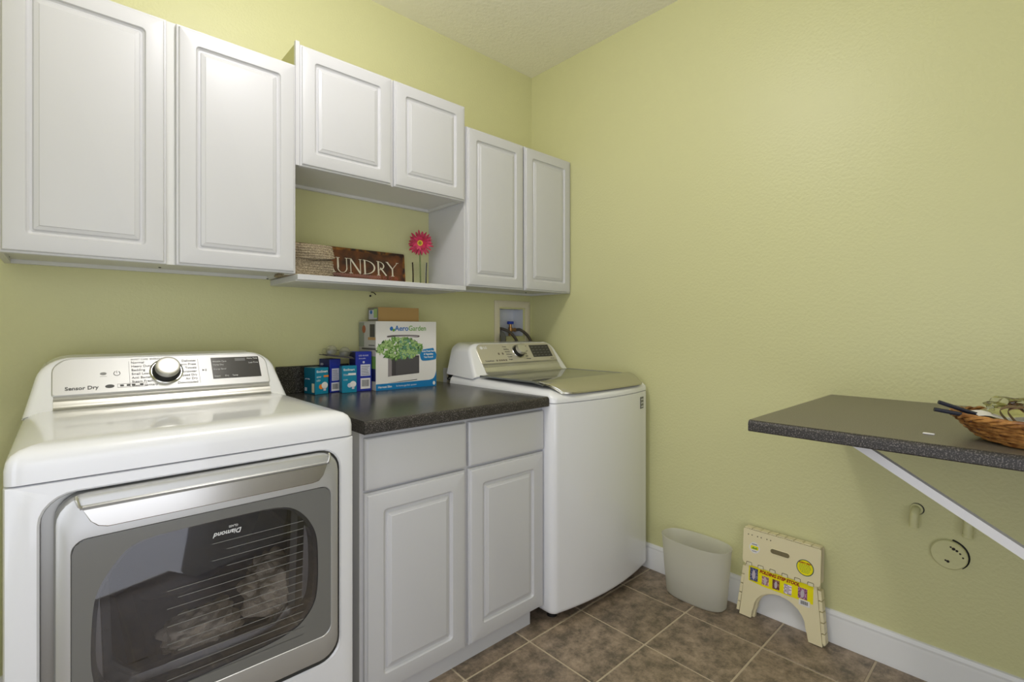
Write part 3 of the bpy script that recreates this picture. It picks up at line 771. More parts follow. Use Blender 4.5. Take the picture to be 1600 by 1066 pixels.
# knitted basket
def knit_basket():
    cx, cy = -1.442, -.165; bm = bmesh.new(); rows = 13; n = 144
    lp = []
    for j in range(rows*4+1):
        t = j/(rows*4); z = ZS+.001+t*.135
        a = .098-.014*t; b = .075-.006*t
        # folded band in the upper part
        fold = 0.0
        row = .0030*abs(math.sin(t*rows*PI))
        L_ = []
        for k in range(n):
            th = 2*PI*k/n; c_, s_ = math.cos(th), math.sin(th); e = .38
            x = (abs(c_)**e)*(1 if c_ > 0 else -1); y = (abs(s_)**e)*(1 if s_ > 0 else -1)
            st = .0018*math.sin(th*36+(j//4 % 2)*PI)
            tf = .60-.07*(1-x*x); fold = (.009 if t > tf else 0)-(.012*max(0, 1-abs(t-tf+.015)/.035))
            sag = -.012*math.cos(x*1.4)*t*(1 if s_ < 0 else .3)
            L_.append((cx+x*(a+fold+row+st), cy+y*(b+fold+row+st)+.008*math.sin(t*6+x*2), z+sag+.004*math.sin(x*3+1)*t))
        lp.append(L_)
    inner = [[(cx+(p[0]-cx)*.90, cy+(p[1]-cy)*.88, p[2]-.004) for p in lp[-1]], [(cx+(p[0]-cx)*.86, cy+(p[1]-cy)*.84, ZS+.012) for p in lp[0]]]
    loft(bm, lp+inner)
    return tag(finish('knitted_basket', bm, M['knit'], loc=(cx, cy, ZS), smooth=80), 'taupe crocheted basket with folded rim in front of the brown sign', 'basket')
knit_basket()
# sign
sg = thing('laundry_sign', 'rusty brown metal sign with white letters leaning in the niche', 'sign', (-1.20, -.045, ZS), rot=(math.radians(-6), 0, 0))
SF = lambda a, b, h=0: Vector((a, -h, b))
sx0, sx1 = -.295, .288
bm = bmesh.new(); slab(bm, rrect(sx0, sx1, 0, .166, .006, 4), SF, -.003, 0); finish('plate', bm, M['rust_edge'], sg, local=True)
bm = bmesh.new(); slab(bm, smooth_poly([(sx0+.012, .014), (sx0+.05, .006), (.1, .012), (sx1-.03, .008), (sx1-.008, .03), (sx1-.016, .08), (sx1-.008, .135), (sx1-.03, .156), (.15, .148), (.05, .158), (-.1, .150), (sx0+.03, .158), (sx0+.006, .13)], 2), SF, 0, .0006); finish('painted_field', bm, M['rust'], sg, local=True)
LS = lambda oa, ob: (lambda a, b, h=0: SF(oa+a, ob+b, .0004+h))
cream = mat('cream_lettering', (.68, .64, .50), .5)
serif_x = {'L': -.225, 'A': -.098, 'U': -.049, 'N': .010, 'D': .078, 'R': .146, 'Y': .192}
# hand-built roman capitals (thick and thin strokes with serifs), height .078
def stroke(bm, a0, b0, a1, b1, w_):
    d = Vector((a1-a0, b1-b0)).normalized(); nx, ny = -d.y*w_/2, d.x*w_/2
    slab(bm, [(a0+nx, b0+ny), (a0-nx, b0-ny), (a1-nx, b1-ny), (a1+nx, b1+ny)], SF, .0006, .0012)
def bowl(bm, ca, cb, ra, rb, w0, w1, t0, t1, n=14):
    o_, i_ = [], []
    for k in range(n+1):
        t = math.radians(t0+(t1-t0)*k/n); wq = w0+(w1-w0)*abs(math.cos(t))
        o_.append((ca+ra*math.cos(t), cb+rb*math.sin(t))); i_.append((ca+(ra-wq)*math.cos(t), cb+(rb-wq*.6)*math.sin(t)))
    for k in range(n): slab(bm, [o_[k], o_[k+1], i_[k+1], i_[k]], SF, .0006, .0012)
B0, HL = .052, .066; B1 = B0+HL; TK, TN = .0075, .0028
def serif(bm, a, b, w_=.018): stroke(bm, a-w_/2, b, a+w_/2, b, .0022)
def letters():
    bm = bmesh.new(); a = serif_x['L']; stroke(bm, a, B0, a, B1, TK); serif(bm, a, B1); stroke(bm, a-.009, B0, a+.040, B0, TN); stroke(bm, a+.040, B0, a+.042, B0+.016, TN); yield bm
    bm = bmesh.new(); a = serif_x['A']; stroke(bm, a-.026, B0, a, B1, TN); stroke(bm, a, B1, a+.030, B0, TK); stroke(bm, a-.015, B0+.028, a+.018, B0+.028, TN); serif(bm, a-.026, B0); serif(bm, a+.030, B0); yield bm
    bm = bmesh.new(); a = serif_x['U']; stroke(bm, a, B1, a, B0+.02, TK); stroke(bm, a+.040, B1, a+.040, B0+.02, TN*1.5); bowl(bm, a+.0195, B0+.022, .0235, .0235, TN, TK*.7, 180, 360); serif(bm, a, B1); serif(bm, a+.040, B1, .014); yield bm
    bm = bmesh.new(); a = serif_x['N']; stroke(bm, a, B0, a, B1, TN*1.3); stroke(bm, a, B1, a+.046, B0, TK); stroke(bm, a+.046, B0, a+.046, B1, TN*1.3); serif(bm, a, B0); serif(bm, a-.003, B1, .014); serif(bm, a+.046, B1, .014); yield bm
    bm = bmesh.new(); a = serif_x['D']; stroke(bm, a, B0, a, B1, TK); bowl(bm, a, (B0+B1)/2, .052, HL/2, TN, TK, -90, 90); serif(bm, a-.003, B0, .012); serif(bm, a-.003, B1, .012); yield bm
    bm = bmesh.new(); a = serif_x['R']; stroke(bm, a, B0, a, B1, TK); bowl(bm, a, B1-.0205, .031, .0205, TN, TK*.8, -90, 90); stroke(bm, a+.010, B0+.036, a+.040, B0, TK*.9); serif(bm, a, B0); serif(bm, a-.003, B1, .012); yield bm
    bm = bmesh.new(); a = serif_x['Y']; stroke(bm, a+.027, B0, a+.027, B0+.036, TK*.9); stroke(bm, a, B1, a+.027, B0+.034, TK*.9); stroke(bm, a+.054, B1, a+.027, B0+.034, TN); serif(bm, a, B1, .014); serif(bm, a+.054, B1, .014); serif(bm, a+.027, B0); yield bm
for b_ in letters(): finish('letter', b_, cream, sg, local=True, smooth=0)
bm = bmesh.new(); k = 0
x = sx0+.02
while x < .155:
    for s_ in (0, 1):
        slab(bm, [(x, .035+.008*s_), (x+.006, .043+.006*s_), (x+.012, .035+.008*s_), (x+.012, .0335+.008*s_), (x+.006, .0405+.006*s_), (x, .0335+.008*s_)], SF, .0006, .0011)
    x += .012
finish('lace_border', bm, mat('dusty_pink_print', (.52, .25, .22), .6), sg, local=True, smooth=0)
bm = bmesh.new()
pk = mat('faded_pink_scroll', (.36, .10, .08), .6)
for (cx_, cy_) in ((-.165, .137), (-.140, .142), (-.115, .139), (-.150, .120), (.175, .040), (.205, .042), (.235, .039)):
    tube(bm, [SF(cx_+(.004+.008*t/12)*math.cos(t*.7), cy_+(.003+.006*t/12)*math.sin(t*.7), .0009) for t in range(13)], .0011, 4)
finish('scroll_print', bm, pk, sg, local=True)['kind'] = 'stuff'
text('small_script', 'The', LS(-.128, .128), mat('rose_script', (.50, .22, .18), .6), sg, .026, shear=.4, local=True)
# vase
vx, vy = -.872, -.105
vs = thing('glass_vase', 'clear narrow glass vase with one magenta gerbera daisy at the niche end', 'vase', (vx, vy, ZS))
bm = lathe(bmesh.new(), [(.001, .001), (.030, .001), (.034, .006), (.034, .060), (.036, .108), (.037, .120), (.0352, .120), (.0342, .105), (.0318, .060), (.0315, .010), (.001, .008)], (vx, vy, ZS), seg=36)
finish('glass_body', bm, M['clear'], vs, smooth=50)
fl = thing('gerbera_flower', 'magenta gerbera daisy with yellow centre standing in the clear vase', 'flower', (vx, vy, ZS+.011))
fc = Vector((vx-.008, vy-.020, 1.597))
bm = tube(bmesh.new(), arc([(vx+.006, vy, ZS+.012), (vx+.002, vy-.004, 1.45), (vx-.004, vy-.010, 1.53), tuple(fc+Vector((0, .010, -.004)))], 10), .0036, 8); finish('stem', bm, M['green_stem'], fl)
fn = (Vector((-.62, -.76, -.10))).normalized(); fu = Vector((0, 0, 1)).cross(fn).normalized(); fv = fn.cross(fu)
for layer, (cnt, R_, off, tilt) in enumerate(((22, .064, 0, -.10), (20, .056, .14, .06), (16, .036, .07, .30))):
    for k in range(cnt):
        th = 2*PI*k/cnt+off+random.uniform(-.07, .07); d = fu*math.cos(th)+fv*math.sin(th); s_ = fn.cross(d)
        Rr = R_*random.uniform(.88, 1.06); bm = bmesh.new(); lp = []
        for t, w_ in ((.12, .002), (.4, .0042), (.7, .0055), (.9, .0036), (1.0, .0008)):
            lift = tilt*Rr*t-.10*Rr*t*t*(1 if layer < 2 else 0)
            c_ = fc+d*Rr*t+fn*(lift+layer*.003)
            lp.append([c_-s_*w_+fn*.0012, c_-fn*.0006, c_+s_*w_+fn*.0012, c_+fn*.0008])
        loft(bm, lp); finish('petal', bm, M['pink'], fl, smooth=60)
bm = lathe(bmesh.new(), [(.016, .004), (.016, .009), (.012, .012), (.005, .011), (.001, .010)], fc, fn, 24); finish('flower_centre', bm, M['yellow'], fl)
bm = lathe(bmesh.new(), [(.008, .0118), (.006, .014), (.001, .0145)], fc, fn, 16); finish('centre_disc', bm, mat('olive_disc', (.25, .22, .03), .8), fl)

# ------------------------------------------------------------------ cartons on the worktop
ZC = .9125
def carton(name, label, cat, corner, rotdeg, wd, dp, ht, m_front, m_side, m_top=None, group=None):
    """front-left bottom corner at `corner`; front width wd along +x', depth dp along +y'"""
    t = thing(name, label, cat, corner, group, (0, 0, math.radians(rotdeg)))
    bm = add_box(bmesh.new(), 0, wd, 0, dp, 0, ht, .0012)
    o = finish('carton_body', bm, [m_front, m_side, m_top or m_side], t, local=True, smooth=0)
    for p in o.data.polygons:
        n = p.normal
        p.material_index = 0 if n.y < -.7 else (2 if abs(n.z) > .7 else 1)
    FF = lambda a, b, h=0: Vector((a, -h, b))            # front face
    SS = lambda a, b, h=0: Vector((-h, dp-a, b))          # left face, a from the back edge
    return t, FF, SS
def dk(name, poly, F_, m, t, h0=0): return decal(name, poly, F_, m, t, .0005, h0+.0001, local=True)
def shift(F_, a0, b0): return lambda a, b, h=0: F_(a0+a, b0+b, h)
def barcode(t, F_, a0, b0, w_, h_):
    dk('barcode_label', rect(a0, a0+w_, b0, b0+h_), F_, M['white_card'], t)
    bm = bmesh.new(); x = a0+w_*.12
    while x < a0+w_*.88:
        ww = random.choice((.0006, .0012, .0018)); slab(bm, rect(x, x+ww, b0+h_*.22, b0+h_*.85), F_, .0007, .0010); x += ww+random.choice((.0008, .0014))
    finish('barcode', bm, M['ink'], t, local=True, smooth=0)
def infolabel(t, F_, a0, b0, w_, h_, rows=6):
    dk('info_label', rect(a0, a0+w_, b0, b0+h_), F_, M['lilac_card'], t)
    bm = bmesh.new()
    for k in range(rows): slab(bm, rect(a0+w_*.08, a0+w_*random.uniform(.7, .92), b0+h_*(.1+.85*k/rows), b0+h_*(.1+.85*k/rows)+.0022), F_, .0007, .0009)
    finish('fine_print', bm, M['ink'], t, local=True, smooth=0)
def bulbpic(t, F_, a, b, r, om):
    dk('printed_circle', ell(a-r*1.05, b-r*.35, r*.75, r*.75), F_, om, t, .0002)
    dk('printed_bulb', ell(a, b, r, r), F_, M['white_card'], t, .0008)
    dk('printed_bulb_base', rect(a-r*.4, a+r*.4, b-r*1.6, b-r*.8), F_, M['lilac_card'], t, .0008)
G_ = 'light bulb cartons on the worktop'
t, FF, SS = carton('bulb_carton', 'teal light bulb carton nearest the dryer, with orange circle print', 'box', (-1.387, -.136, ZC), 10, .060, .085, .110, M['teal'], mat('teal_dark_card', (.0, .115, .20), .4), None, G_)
text('carton_lettering', 'EcoSmart', shift(FF, .006, .090), M['white_card'], t, .013, bold=.0003, local=True)
text('carton_lettering', '60W', shift(FF, .006, .068), M['white_card'], t, .010, local=True); text('carton_lettering', 'LED', shift(FF, .006, .054), M['white_card'], t, .010, local=True)
dk('orange_strip', rect(.038, .060, .070, .078), FF, M['orange'], t); bulbpic(t, FF, .042, .036, .014, M['orange'])
dk('pale_label', rect(.060, .078, .008, .045), SS, M['ivory'], t); text('carton_lettering', 'soft white', shift(SS, .008, .060), M['lilac_card'], t, .009, local=True)
dk('pale_label', rect(.006, .022, .012, .026), SS, M['lilac_card'], t)

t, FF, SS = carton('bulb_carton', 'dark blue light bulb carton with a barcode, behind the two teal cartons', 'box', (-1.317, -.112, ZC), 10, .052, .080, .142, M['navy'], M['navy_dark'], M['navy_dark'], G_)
infolabel(t, FF, .010, .050, .034, .052); barcode(t, FF, .008, .006, .038, .036)
text('carton_lettering', 'LED', shift(SS, .010, .115), M['lilac_card'], t, .013, local=True)

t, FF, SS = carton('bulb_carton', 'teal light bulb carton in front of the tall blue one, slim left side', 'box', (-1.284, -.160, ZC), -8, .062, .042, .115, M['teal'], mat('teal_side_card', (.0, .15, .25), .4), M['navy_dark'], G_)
text('carton_lettering', 'EcoSmart', shift(FF, .006, .094), M['white_card'], t, .012, bold=.0003, local=True)
dk('white_strip', rect(.026, .058, .074, .083), FF, M['white_card'], t)
text('carton_lettering', '75W', shift(FF, .005, .072), M['white_card'], t, .011, local=True); text('carton_lettering', '11W', shift(FF, .005, .052), M['white_card'], t, .009, local=True)
bulbpic(t, FF, .046, .036, .013, M['lilac_card'])

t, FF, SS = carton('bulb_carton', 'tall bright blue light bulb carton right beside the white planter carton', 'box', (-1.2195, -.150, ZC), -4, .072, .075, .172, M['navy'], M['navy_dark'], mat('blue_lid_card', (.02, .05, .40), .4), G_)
infolabel(t, FF, .022, .066, .044, .050); barcode(t, FF, .022, .010, .044, .046)
text('carton_lettering', 'LED BULBS', shift(FF, .014, .152), M['lilac_card'], t, .009, local=True); text('carton_lettering', 'dimmable', shift(FF, .014, .140), M['lilac_card'], t, .008, local=True)
dk('printed_circle', ell(.036, .126, .005, .005, 12), FF, M['lilac_card'], t)
# clear bulb pack lying on top
bp = thing('bulb_pack', 'clear plastic pack with two glass bulbs lying tilted on the blue carton', 'light bulbs', (-1.277, -.088, 1.062), rot=(0, math.radians(9), math.radians(-4)))
bm = add_box(bmesh.new(), -.062, .068, -.040, .045, 0, .003, .001); finish('card_back', bm, mat('dark_card_back', (.03, .02, .045), .5), bp, local=True)
bm = add_box(bmesh.new(), -.055, .062, -.042, -.0405, .000, .007); finish('card_flap', bm, M['grey_print'], bp, local=True)
for x in (-.026, .032):
    bm = lathe(bmesh.new(), [(.002, 0), (.014, .004), (.022, .014), (.023, .024), (.018, .036), (.010, .042), (.001, .044)], (x, .0, .004), seg=24); finish('glass_bulb', bm, M['bulb'], bp, local=True, smooth=60)
    bm = lathe(bmesh.new(), [(.009, 0), (.009, .018), (.006, .022)], (x, .020, .014), (0, 1, 0), 14); finish('bulb_base', bm, M['lilac_card'], bp, local=True)
bm = add_box(bmesh.new(), -.056, .062, -.036, .040, .003, .030, .008, 2); finish('plastic_blister', bm, M['clear_plastic'], bp, local=True)

# planter carton
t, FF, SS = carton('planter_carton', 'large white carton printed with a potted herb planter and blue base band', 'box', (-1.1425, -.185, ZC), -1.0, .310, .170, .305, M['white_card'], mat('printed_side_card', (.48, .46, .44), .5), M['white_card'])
text('carton_lettering', 'Aero', shift(FF, .091, .263), M['logo_blue'], t, .033, bold=.0006, local=True)
text('carton_lettering', 'Garden', shift(FF, .160, .263), M['logo_green'], t, .033, bold=.0003, local=True, sx=.93)
dk('logo_leaf', smooth_poly([(.066, .276), (.076, .284), (.084, .274), (.078, .262), (.068, .264)], 1), FF, M['logo_blue'], t)
dk('logo_leaf', smooth_poly([(.078, .268), (.090, .274), (.092, .263), (.082, .258)], 1), FF, M['logo_green'], t, .0006)
dk('printed_lamp', smooth_poly([(.050, .232), (.056, .243), (.150, .244), (.215, .242), (.220, .236), (.210, .231), (.150, .236), (.090, .236)], 1), FF, mat('grey_violet_print', (.10, .08, .09), .4), t)
dk('printed_lamp_light', smooth_poly([(.095, .238), (.150, .239), (.208, .2385), (.208, .2350), (.150, .2345), (.095, .235)], 1), FF, mat('pale_violet_print', (.5, .45, .48), .4), t, .0006)
# planter
dk('printed_pot', [(.072, .060), (.072, .148), (.216, .148), (.216, .066)], FF, M['grey_print'], t)
dk('printed_pot_side', [(.058, .058), (.058, .140), (.076, .146), (.076, .060)], FF, mat('violet_grey_print', (.28, .25, .26), .5), t, .0002)
dk('printed_pot_shine', [(.095, .064), (.095, .140), (.212, .142), (.212, .068)], FF, mat('dark_sheen_print', (.085, .08, .088), .4), t, .0006)
dk('printed_table_line', [(.060, .028), (.060, .031), (.205, .038), (.205, .035)], FF, M['grey_print'], t)
# herbs : many flat printed leaves
for mi, (lm, cnt) in enumerate((('leaf_dark', 150), ('leaf', 300), ('leaf3', 130), ('leaf2', 200))):
    bm = bmesh.new()
    for k in range(cnt):
        u = random.uniform(-1, 1); v = random.uniform(-1, 1)
        if u*u*.9+v*v > 1: continue
        a = .118+u*.112; b = .182+v*.046*(1.1-.3*u*u); th = random.uniform(0, PI); l_ = random.uniform(.006, .013); w2 = l_*.42
        if lm == 'leaf3' and u < .0: a = .118+abs(u)*.09
        c_, s_ = math.cos(th), math.sin(th)
        slab(bm, [(a+l_*c_, b+l_*s_), (a-w2*s_, b+w2*c_), (a-l_*c_, b-l_*s_), (a+w2*s_, b-w2*c_)], FF, .0002, .0008+.0001*(k % 8)+.0002*mi)
    finish('printed_leaves', bm, M[lm], t, local=True, smooth=0)['kind'] = 'stuff'
dk('blue_band', [(.0, .0), (.0, .028), (.120, .030), (.270, .030), (.292, .036), (.302, .052), (.310, .075), (.310, .0)], FF, M['band_blue'], t)
dk('band_edge', smooth_poly([(.0, .028), (.0, .030), (.270, .033), (.290, .038), (.300, .054), (.308, .078), (.309, .072), (.303, .050), (.292, .035), (.270, .030)], 1), FF, M['white_card'], t, .0002)
text('carton_lettering', 'Harvest Slim', shift(FF, .010, .010), M['white_card'], t, .013, bold=.0003, local=True); text('carton_lettering', 'In-home garden system', shift(FF, .098, .011), M['white_card'], t, .011, local=True)
dk('white_seal', ell(.297, .014, .007, .009, 14), FF, M['white_card'], t, .0004)
dk('blue_callout', smooth_poly([(.310, .182), (.240, .176), (.222, .168), (.219, .150), (.226, .126), (.240, .121), (.296, .124), (.310, .130), (.310, .182)], 1)+[(.310, .150)], FF, M['band_blue'], t, .0008)
for k, s in enumerate(('Grow Fresh Herbs', '& Vegetables', 'Year-Round!')): text('carton_lettering', s, shift(FF, .266, .163-k*.014), M['white_card'], t, .0115, 'CENTER', h0=.0018, bold=.0003, local=True, sx=.85)
# printed left side
dk('side_photo', rect(.0, .052, .190, .300), SS, mat('print_grey_green', (.30, .33, .27), .5), t)
dk('side_photo', rect(.054, .168, .190, .300), SS, mat('print_light_grey', (.55, .54, .53), .5), t)
dk('side_photo', rect(.112, .160, .235, .292), SS, M['grey_print'], t, .0006); dk('side_photo', rect(.094, .168, .222, .234), SS, mat('print_tan', (.55, .33, .14), .5), t, .0006)
dk('side_photo', ell(.052, .270, .018, .018, 12), SS, mat('print_rust', (.40, .12, .05), .5), t, .0006)
dk('side_stripe', rect(.03, .170, .178, .186), SS, M['ink'], t); dk('side_caption', rect(.10, .16, .196, .200), SS, M['ink'], t, .0006)
dk('side_leaves', rect(.10, .168, .095, .150), SS, M['leaf'], t); dk('side_pot', rect(.10, .168, .04, .095), SS, M['navy_dark'], t)
# brown box on top
t, FF, SS = carton('cardboard_box', 'small plain brown cardboard box lying on the planter carton', 'box', (-1.108, -.140, ZC+.3055), -1, .208, .105, .064, M['brown_card'], mat('printed_dark_card', (.20, .19, .15), .5), M['brown_card'])
dk('side_photo', rect(.012, .092, .010, .052), SS, M['lilac_card'], t); dk('side_photo', rect(.062, .095, .016, .056), SS, M['leaf2'], t, .0006); dk('side_photo', ell(.035, .042, .012, .009, 10), SS, M['logo_blue'], t, .0006)

# ------------------------------------------------------------------ wall-mounted counter on the right
wc_ = thing('wall_counter', 'dark speckled folding counter fixed to the right wall', 'counter', (0, -2.3, .906))
SX = -.770; SY = -1.614
countertop('counter_top', SX, -.001, -3.18, SY, .9035, .9345, .012, M['shelf_top'], M['counter_edge'], wc_, edge='x')
br = bmesh.new(); z0_, z1_ = .893, .688
bx = -.62
def brace(bm):
    y0_, y1_ = -1.835, -3.02; sl = (.862-.703)/(1.842-2.133)  # placeholder slope
    A0 = Vector((bx, -1.80, .9025)); A1 = Vector((bx, -2.145, .692)); d = (A1-A0); A1 = A0+d*3.3
    up = Vector((1, 0, 0)).cross(d).normalized()*.0105; s_ = Vector((.010, 0, 0))
    loft(bm, [[p-up-s_, p+up-s_, p+up+s_, p-up+s_] for p in (A0, A1)])
brace(br); finish('brace', br, M['white_paint_metal'], wc_)['label'] = 'white metal diagonal brace'
# crumb on the counter
bm = add_box(bmesh.new(), -.652, -.646, -1.990, -1.968, .9347, .9385, .0012)
tag(finish('paper_scrap', bm, M['white_card'], loc=(-.65, -1.98, .9347)), 'tiny white scrap lying on the wall counter left of the basket', 'scrap')

# wicker basket
kx, ky, kz = -.612, -2.215, .9348
wb = thing('wicker_basket', 'oval honey-brown wicker basket on the wall counter, filled with odds and ends', 'basket', (kx, ky, kz))
def bk(t, th, extra=0):
    """t 0 bottom .. 1 rim"""
    a = .140+.056*t**.7+extra; b = .095+.045*t**.7+extra
    return Vector((kx+b*math.cos(th), ky+a*math.sin(th), kz+.003+.050*t))
bm = bmesh.new(); seg = 180; st_n = 22
for j in range(11):
    t = .05+.9*j/11
    tube(bm, [bk(t, 2*PI*k/seg, .0035*math.sin(st_n/2*2*PI*k/seg+(j % 2)*PI))+Vector((0, 0, .0012*math.sin(7*2*PI*k/seg+j*1.7))) for k in range(seg)], .0030, 5, closed=True)
finish('woven_strands', bm, M['wicker'], wb)['kind'] = 'stuff'
bm = bmesh.new()
for k in range(st_n): tube(bm, [bk(q/6, 2*PI*(k+.5)/st_n) for q in range(7)], .0024, 5)
finish('stakes', bm, M['wicker2'], wb)['kind'] = 'stuff'
for s_ in range(3):
    bm = bmesh.new(); tube(bm, [bk(1.04, 2*PI*k/seg, .004*math.cos(26*PI*k/seg+s_*2*PI/3))+Vector((0, 0, .0045*math.sin(26*PI*k/seg+s_*2*PI/3))) for k in range(seg)], .0036, 6, closed=True)
    finish('rim_strand', bm, M['wicker'], wb)
bm = bmesh.new(); loft(bm, [[bk(0, 2*PI*k/40) for k in range(40)], [bk(0, 2*PI*k/40)+Vector((0, 0, .004)) for k in range(40)]]); finish('basket_bottom', bm, M['wicker2'], wb)
bm = bmesh.new(); loft(bm, [[bk(t_, 2*PI*k/60, -.005) for k in range(60)] for t_ in (0, .3, .6, .9)], False, False); finish('basket_lining', bm, M['wicker2'], wb)
# contents
rimz = kz+.053
bm = tube(bmesh.new(), arc([(kx-.02, ky+.10, rimz-.012), (kx-.045, ky+.16, rimz+.008), (kx-.075, ky+.214, rimz+.030)], 8), .0045, 8, radii=None); 
tag(finish('black_pen', bm, M['stick'], loc=(kx-.02, ky+.10, rimz-.012)), 'upper of two dark sticks poking left out of the wicker basket', 'pen')
bm = tube(bmesh.new(), arc([(kx-.03, ky+.09, rimz-.012), (kx-.058, ky+.16, rimz+.002), (kx-.088, ky+.220, rimz+.014)], 8), .0045, 8)
tag(finish('black_pen', bm, M['stick'], loc=(kx-.03, ky+.09, rimz-.012)), 'lower of two dark sticks poking left out of the wicker basket', 'pen')
def crumple(name, label, cat, c, r, m, seed, sc=3.0, amt=.5):
    sc *= .7
    from mathutils import noise
    bm = bmesh.new(); bmesh.ops.create_icosphere(bm, subdivisions=4, radius=1)
    for v in bm.verts:
        f = 1+amt*noise.noise(v.co*sc+Vector((seed, seed*2, 0))); v.co = Vector((c[0]+v.co.x*r[0]*f, c[1]+v.co.y*r[1]*f, c[2]+v.co.z*r[2]*f))
    return tag(finish(name, bm, m, loc=c, smooth=25), label, cat)
crumple('plastic_bag', 'crumpled clear plastic bag on top of the wicker basket', 'bag', (kx+.005, ky+.070, rimz+.016), (.060, .075, .030), M['clear_plastic'], 2, 3.5, .45)
crumple('green_packet', 'dark green packet in the wicker basket', 'packet', (kx-.060, ky+.030, rimz-.002), (.040, .05, .022), mat('dark_green_film', (.03, .06, .02), .35), 5, 2.2, .4)
crumple('yellow_cloth', 'pale yellow packet under the clear bag in the wicker basket', 'packet', (kx+.02, ky+.085, rimz-.004), (.045, .06, .024), mat('pale_yellow_film', (.60, .58, .22), .5), 9, 2.2, .4)
crumple('black_cloth', 'black crumpled cloth at the far end of the wicker basket', 'cloth', (kx-.01, ky-.075, rimz-.008), (.065, .06, .026), mat('black_cloth', (.02, .02, .022), .7), 4, 2.2, .4)
bm = bmesh.new()
for s_, e_ in ((0, 0), (1, .012)):
    pts = arc([(kx-.085, ky+.045+.055-e_, rimz-.004), (kx-.080, ky+.045+.070-e_, rimz+.022), (kx-.070, ky+.045+.045-e_, rimz+.030), (kx-.082, ky+.045+.020-e_, rimz+.008), (kx-.06, ky+.045+.0-e_, rimz-.002)], 8)
    loft(bm, [[p+Vector((-.010, 0, 0)), p+Vector((.012, 0, .002)), p+Vector((.012, 0, .0035)), p+Vector((-.010, 0, .0015))] for p in pts])
tag(finish('looped_strap', bm, mat('brown_strap', (.12, .055, .02), .45), loc=(kx-.08, ky+.04, rimz)), 'brown strap looped up over the front rim of the wicker basket', 'strap')
bm = bmesh.new(); lp = []
for k in range(12):
    t = k/11; p = Vector((kx-.045-.035*t, ky+.155-.11*t, rimz+.006-.004*t+.004*math.sin(t*9))); lp.append([p+Vector((-.012, -.006, -.002)), p+Vector((.020, .010, .004)), p+Vector((.020, .010, .0052)), p+Vector((-.012, -.006, -.0008))])
loft(bm, lp); tag(finish('paper_slip', bm, mat('white_paper', (.75, .72, .68), .6), loc=(kx-.05, ky+.13, rimz)), 'white paper strip along the front rim of the wicker basket', 'paper')

# ------------------------------------------------------------------ capped pipes on the right wall
def pipe_stub(y, z, label, L=.055):
    t = thing('pipe_stub', label, 'pipe', (0, y, z))
    bm = lathe(bmesh.new(), [(.0185, 0), (.0175, .003), (.0165, .004)], (-.0005, y, z), (-1, 0, 0), 20); finish('collar', bm, M['wall'], t)
    bm = tube(bmesh.new(), arc([(-.001, y, z), (-.020, y, z-.001), (-.030, y+.001, z-.012), (-.032, y+.002, z-.030), (-.032, y+.003, z-.052)], 8), .0125, 14); finish('pipe', bm, M['wall'], t)
    bm = lathe(bmesh.new(), [(.0135, 0), (.0135, .010), (.009, .012)], (-.032, y+.003, z-.044), (0, 0, -1), 14); finish('pipe_cap', bm, M['wall'], t)
    bm = lathe(bmesh.new(), [(.0178, 0), (.0195, .0006), (.0195, .0010)], (-.0003, y-.002, z+.001), (-1, 0, 0), 20); finish('gap_ring', bm, M['black'], t)
pipe_stub(-1.866, .568, 'green-painted capped pipe stub on the right wall, left one')
pipe_stub(-2.000, .574, 'green-painted capped pipe stub partly behind the white brace')
dp = thing('drain_cover', 'round green-painted drain cover low on the right wall', 'cover', (0, -1.950, .443))
bm = lathe(bmesh.new(), [(.046, 0), (.047, .010), (.044, .014), (.020, .013), (.001, .0135)], (-.0005, -1.950, .443), (-1, 0, .0), 40); finish('cap', bm, M['wall'], dp)
bm = bmesh.new()
tube(bm, [(-.0015, -1.950+.049*math.cos(math.radians(a)), .443+.049*math.sin(math.radians(a))) for a in range(100, 231, 10)], .0024, 5)
tube(bm, [(-.0015, -1.950-.0485*math.cos(math.radians(a)), .443+.0485*math.sin(math.radians(a))) for a in range(-10, 80, 10)], .002, 5)
finish('paint_gap', bm, M['black'], dp)
bm = bmesh.new()
for a, b, r_ in ((-1.962, .466, .005), (-1.970, .462, .004), (-1.978, .455, .003), (-1.955, .470, .003), (-1.948, .421, .0045), (-1.942, .423, .003), (-1.985, .444, .003)):
    lathe(bm, [(r_, 0), (r_*.6, .0012)], (-.0140, a, b), (-1, 0, 0), 7)
finish('chipped_paint', bm, mat('dark_chip', (.03, .025, .02), .8), dp)

# ------------------------------------------------------------------ waste bin
def se(c, ax, ay, th, e=.78):
    c_, s_ = math.cos(th), math.sin(th)
    return (c[0]+ax*abs(c_)**e*(1 if c_ > 0 else -1), c[1]+ay*abs(s_)**e*(1 if s_ > 0 else -1))
bm = bmesh.new(); n = 56; lp = []
for z, ax, ay in ((.0008, .058, .120), (.002, .062, .126), (.006, .066, .130), (.10, .072, .139), (.19, .077, .146), (.246, .0795, .150), (.252, .081, .152), (.257, .0812, .1525)):
    lp.append([(*se((-.106, -1.126), ax, ay, 2*PI*k/n), z) for k in range(n)])
for z, ax, ay in ((.257, .0800, .1512), (.246, .0780, .1485), (.10, .0705, .1375), (.008, .0645, .1285)):
    lp.append([(*se((-.106, -1.126), ax, ay, 2*PI*k/n), z) for k in range(n)])
loft(bm, lp)
tag(finish('waste_bin', bm, M['frosted'], loc=(-.108, -1.123, 0), smooth=50), 'frosted translucent plastic waste bin on the floor beside the washer', 'bin')

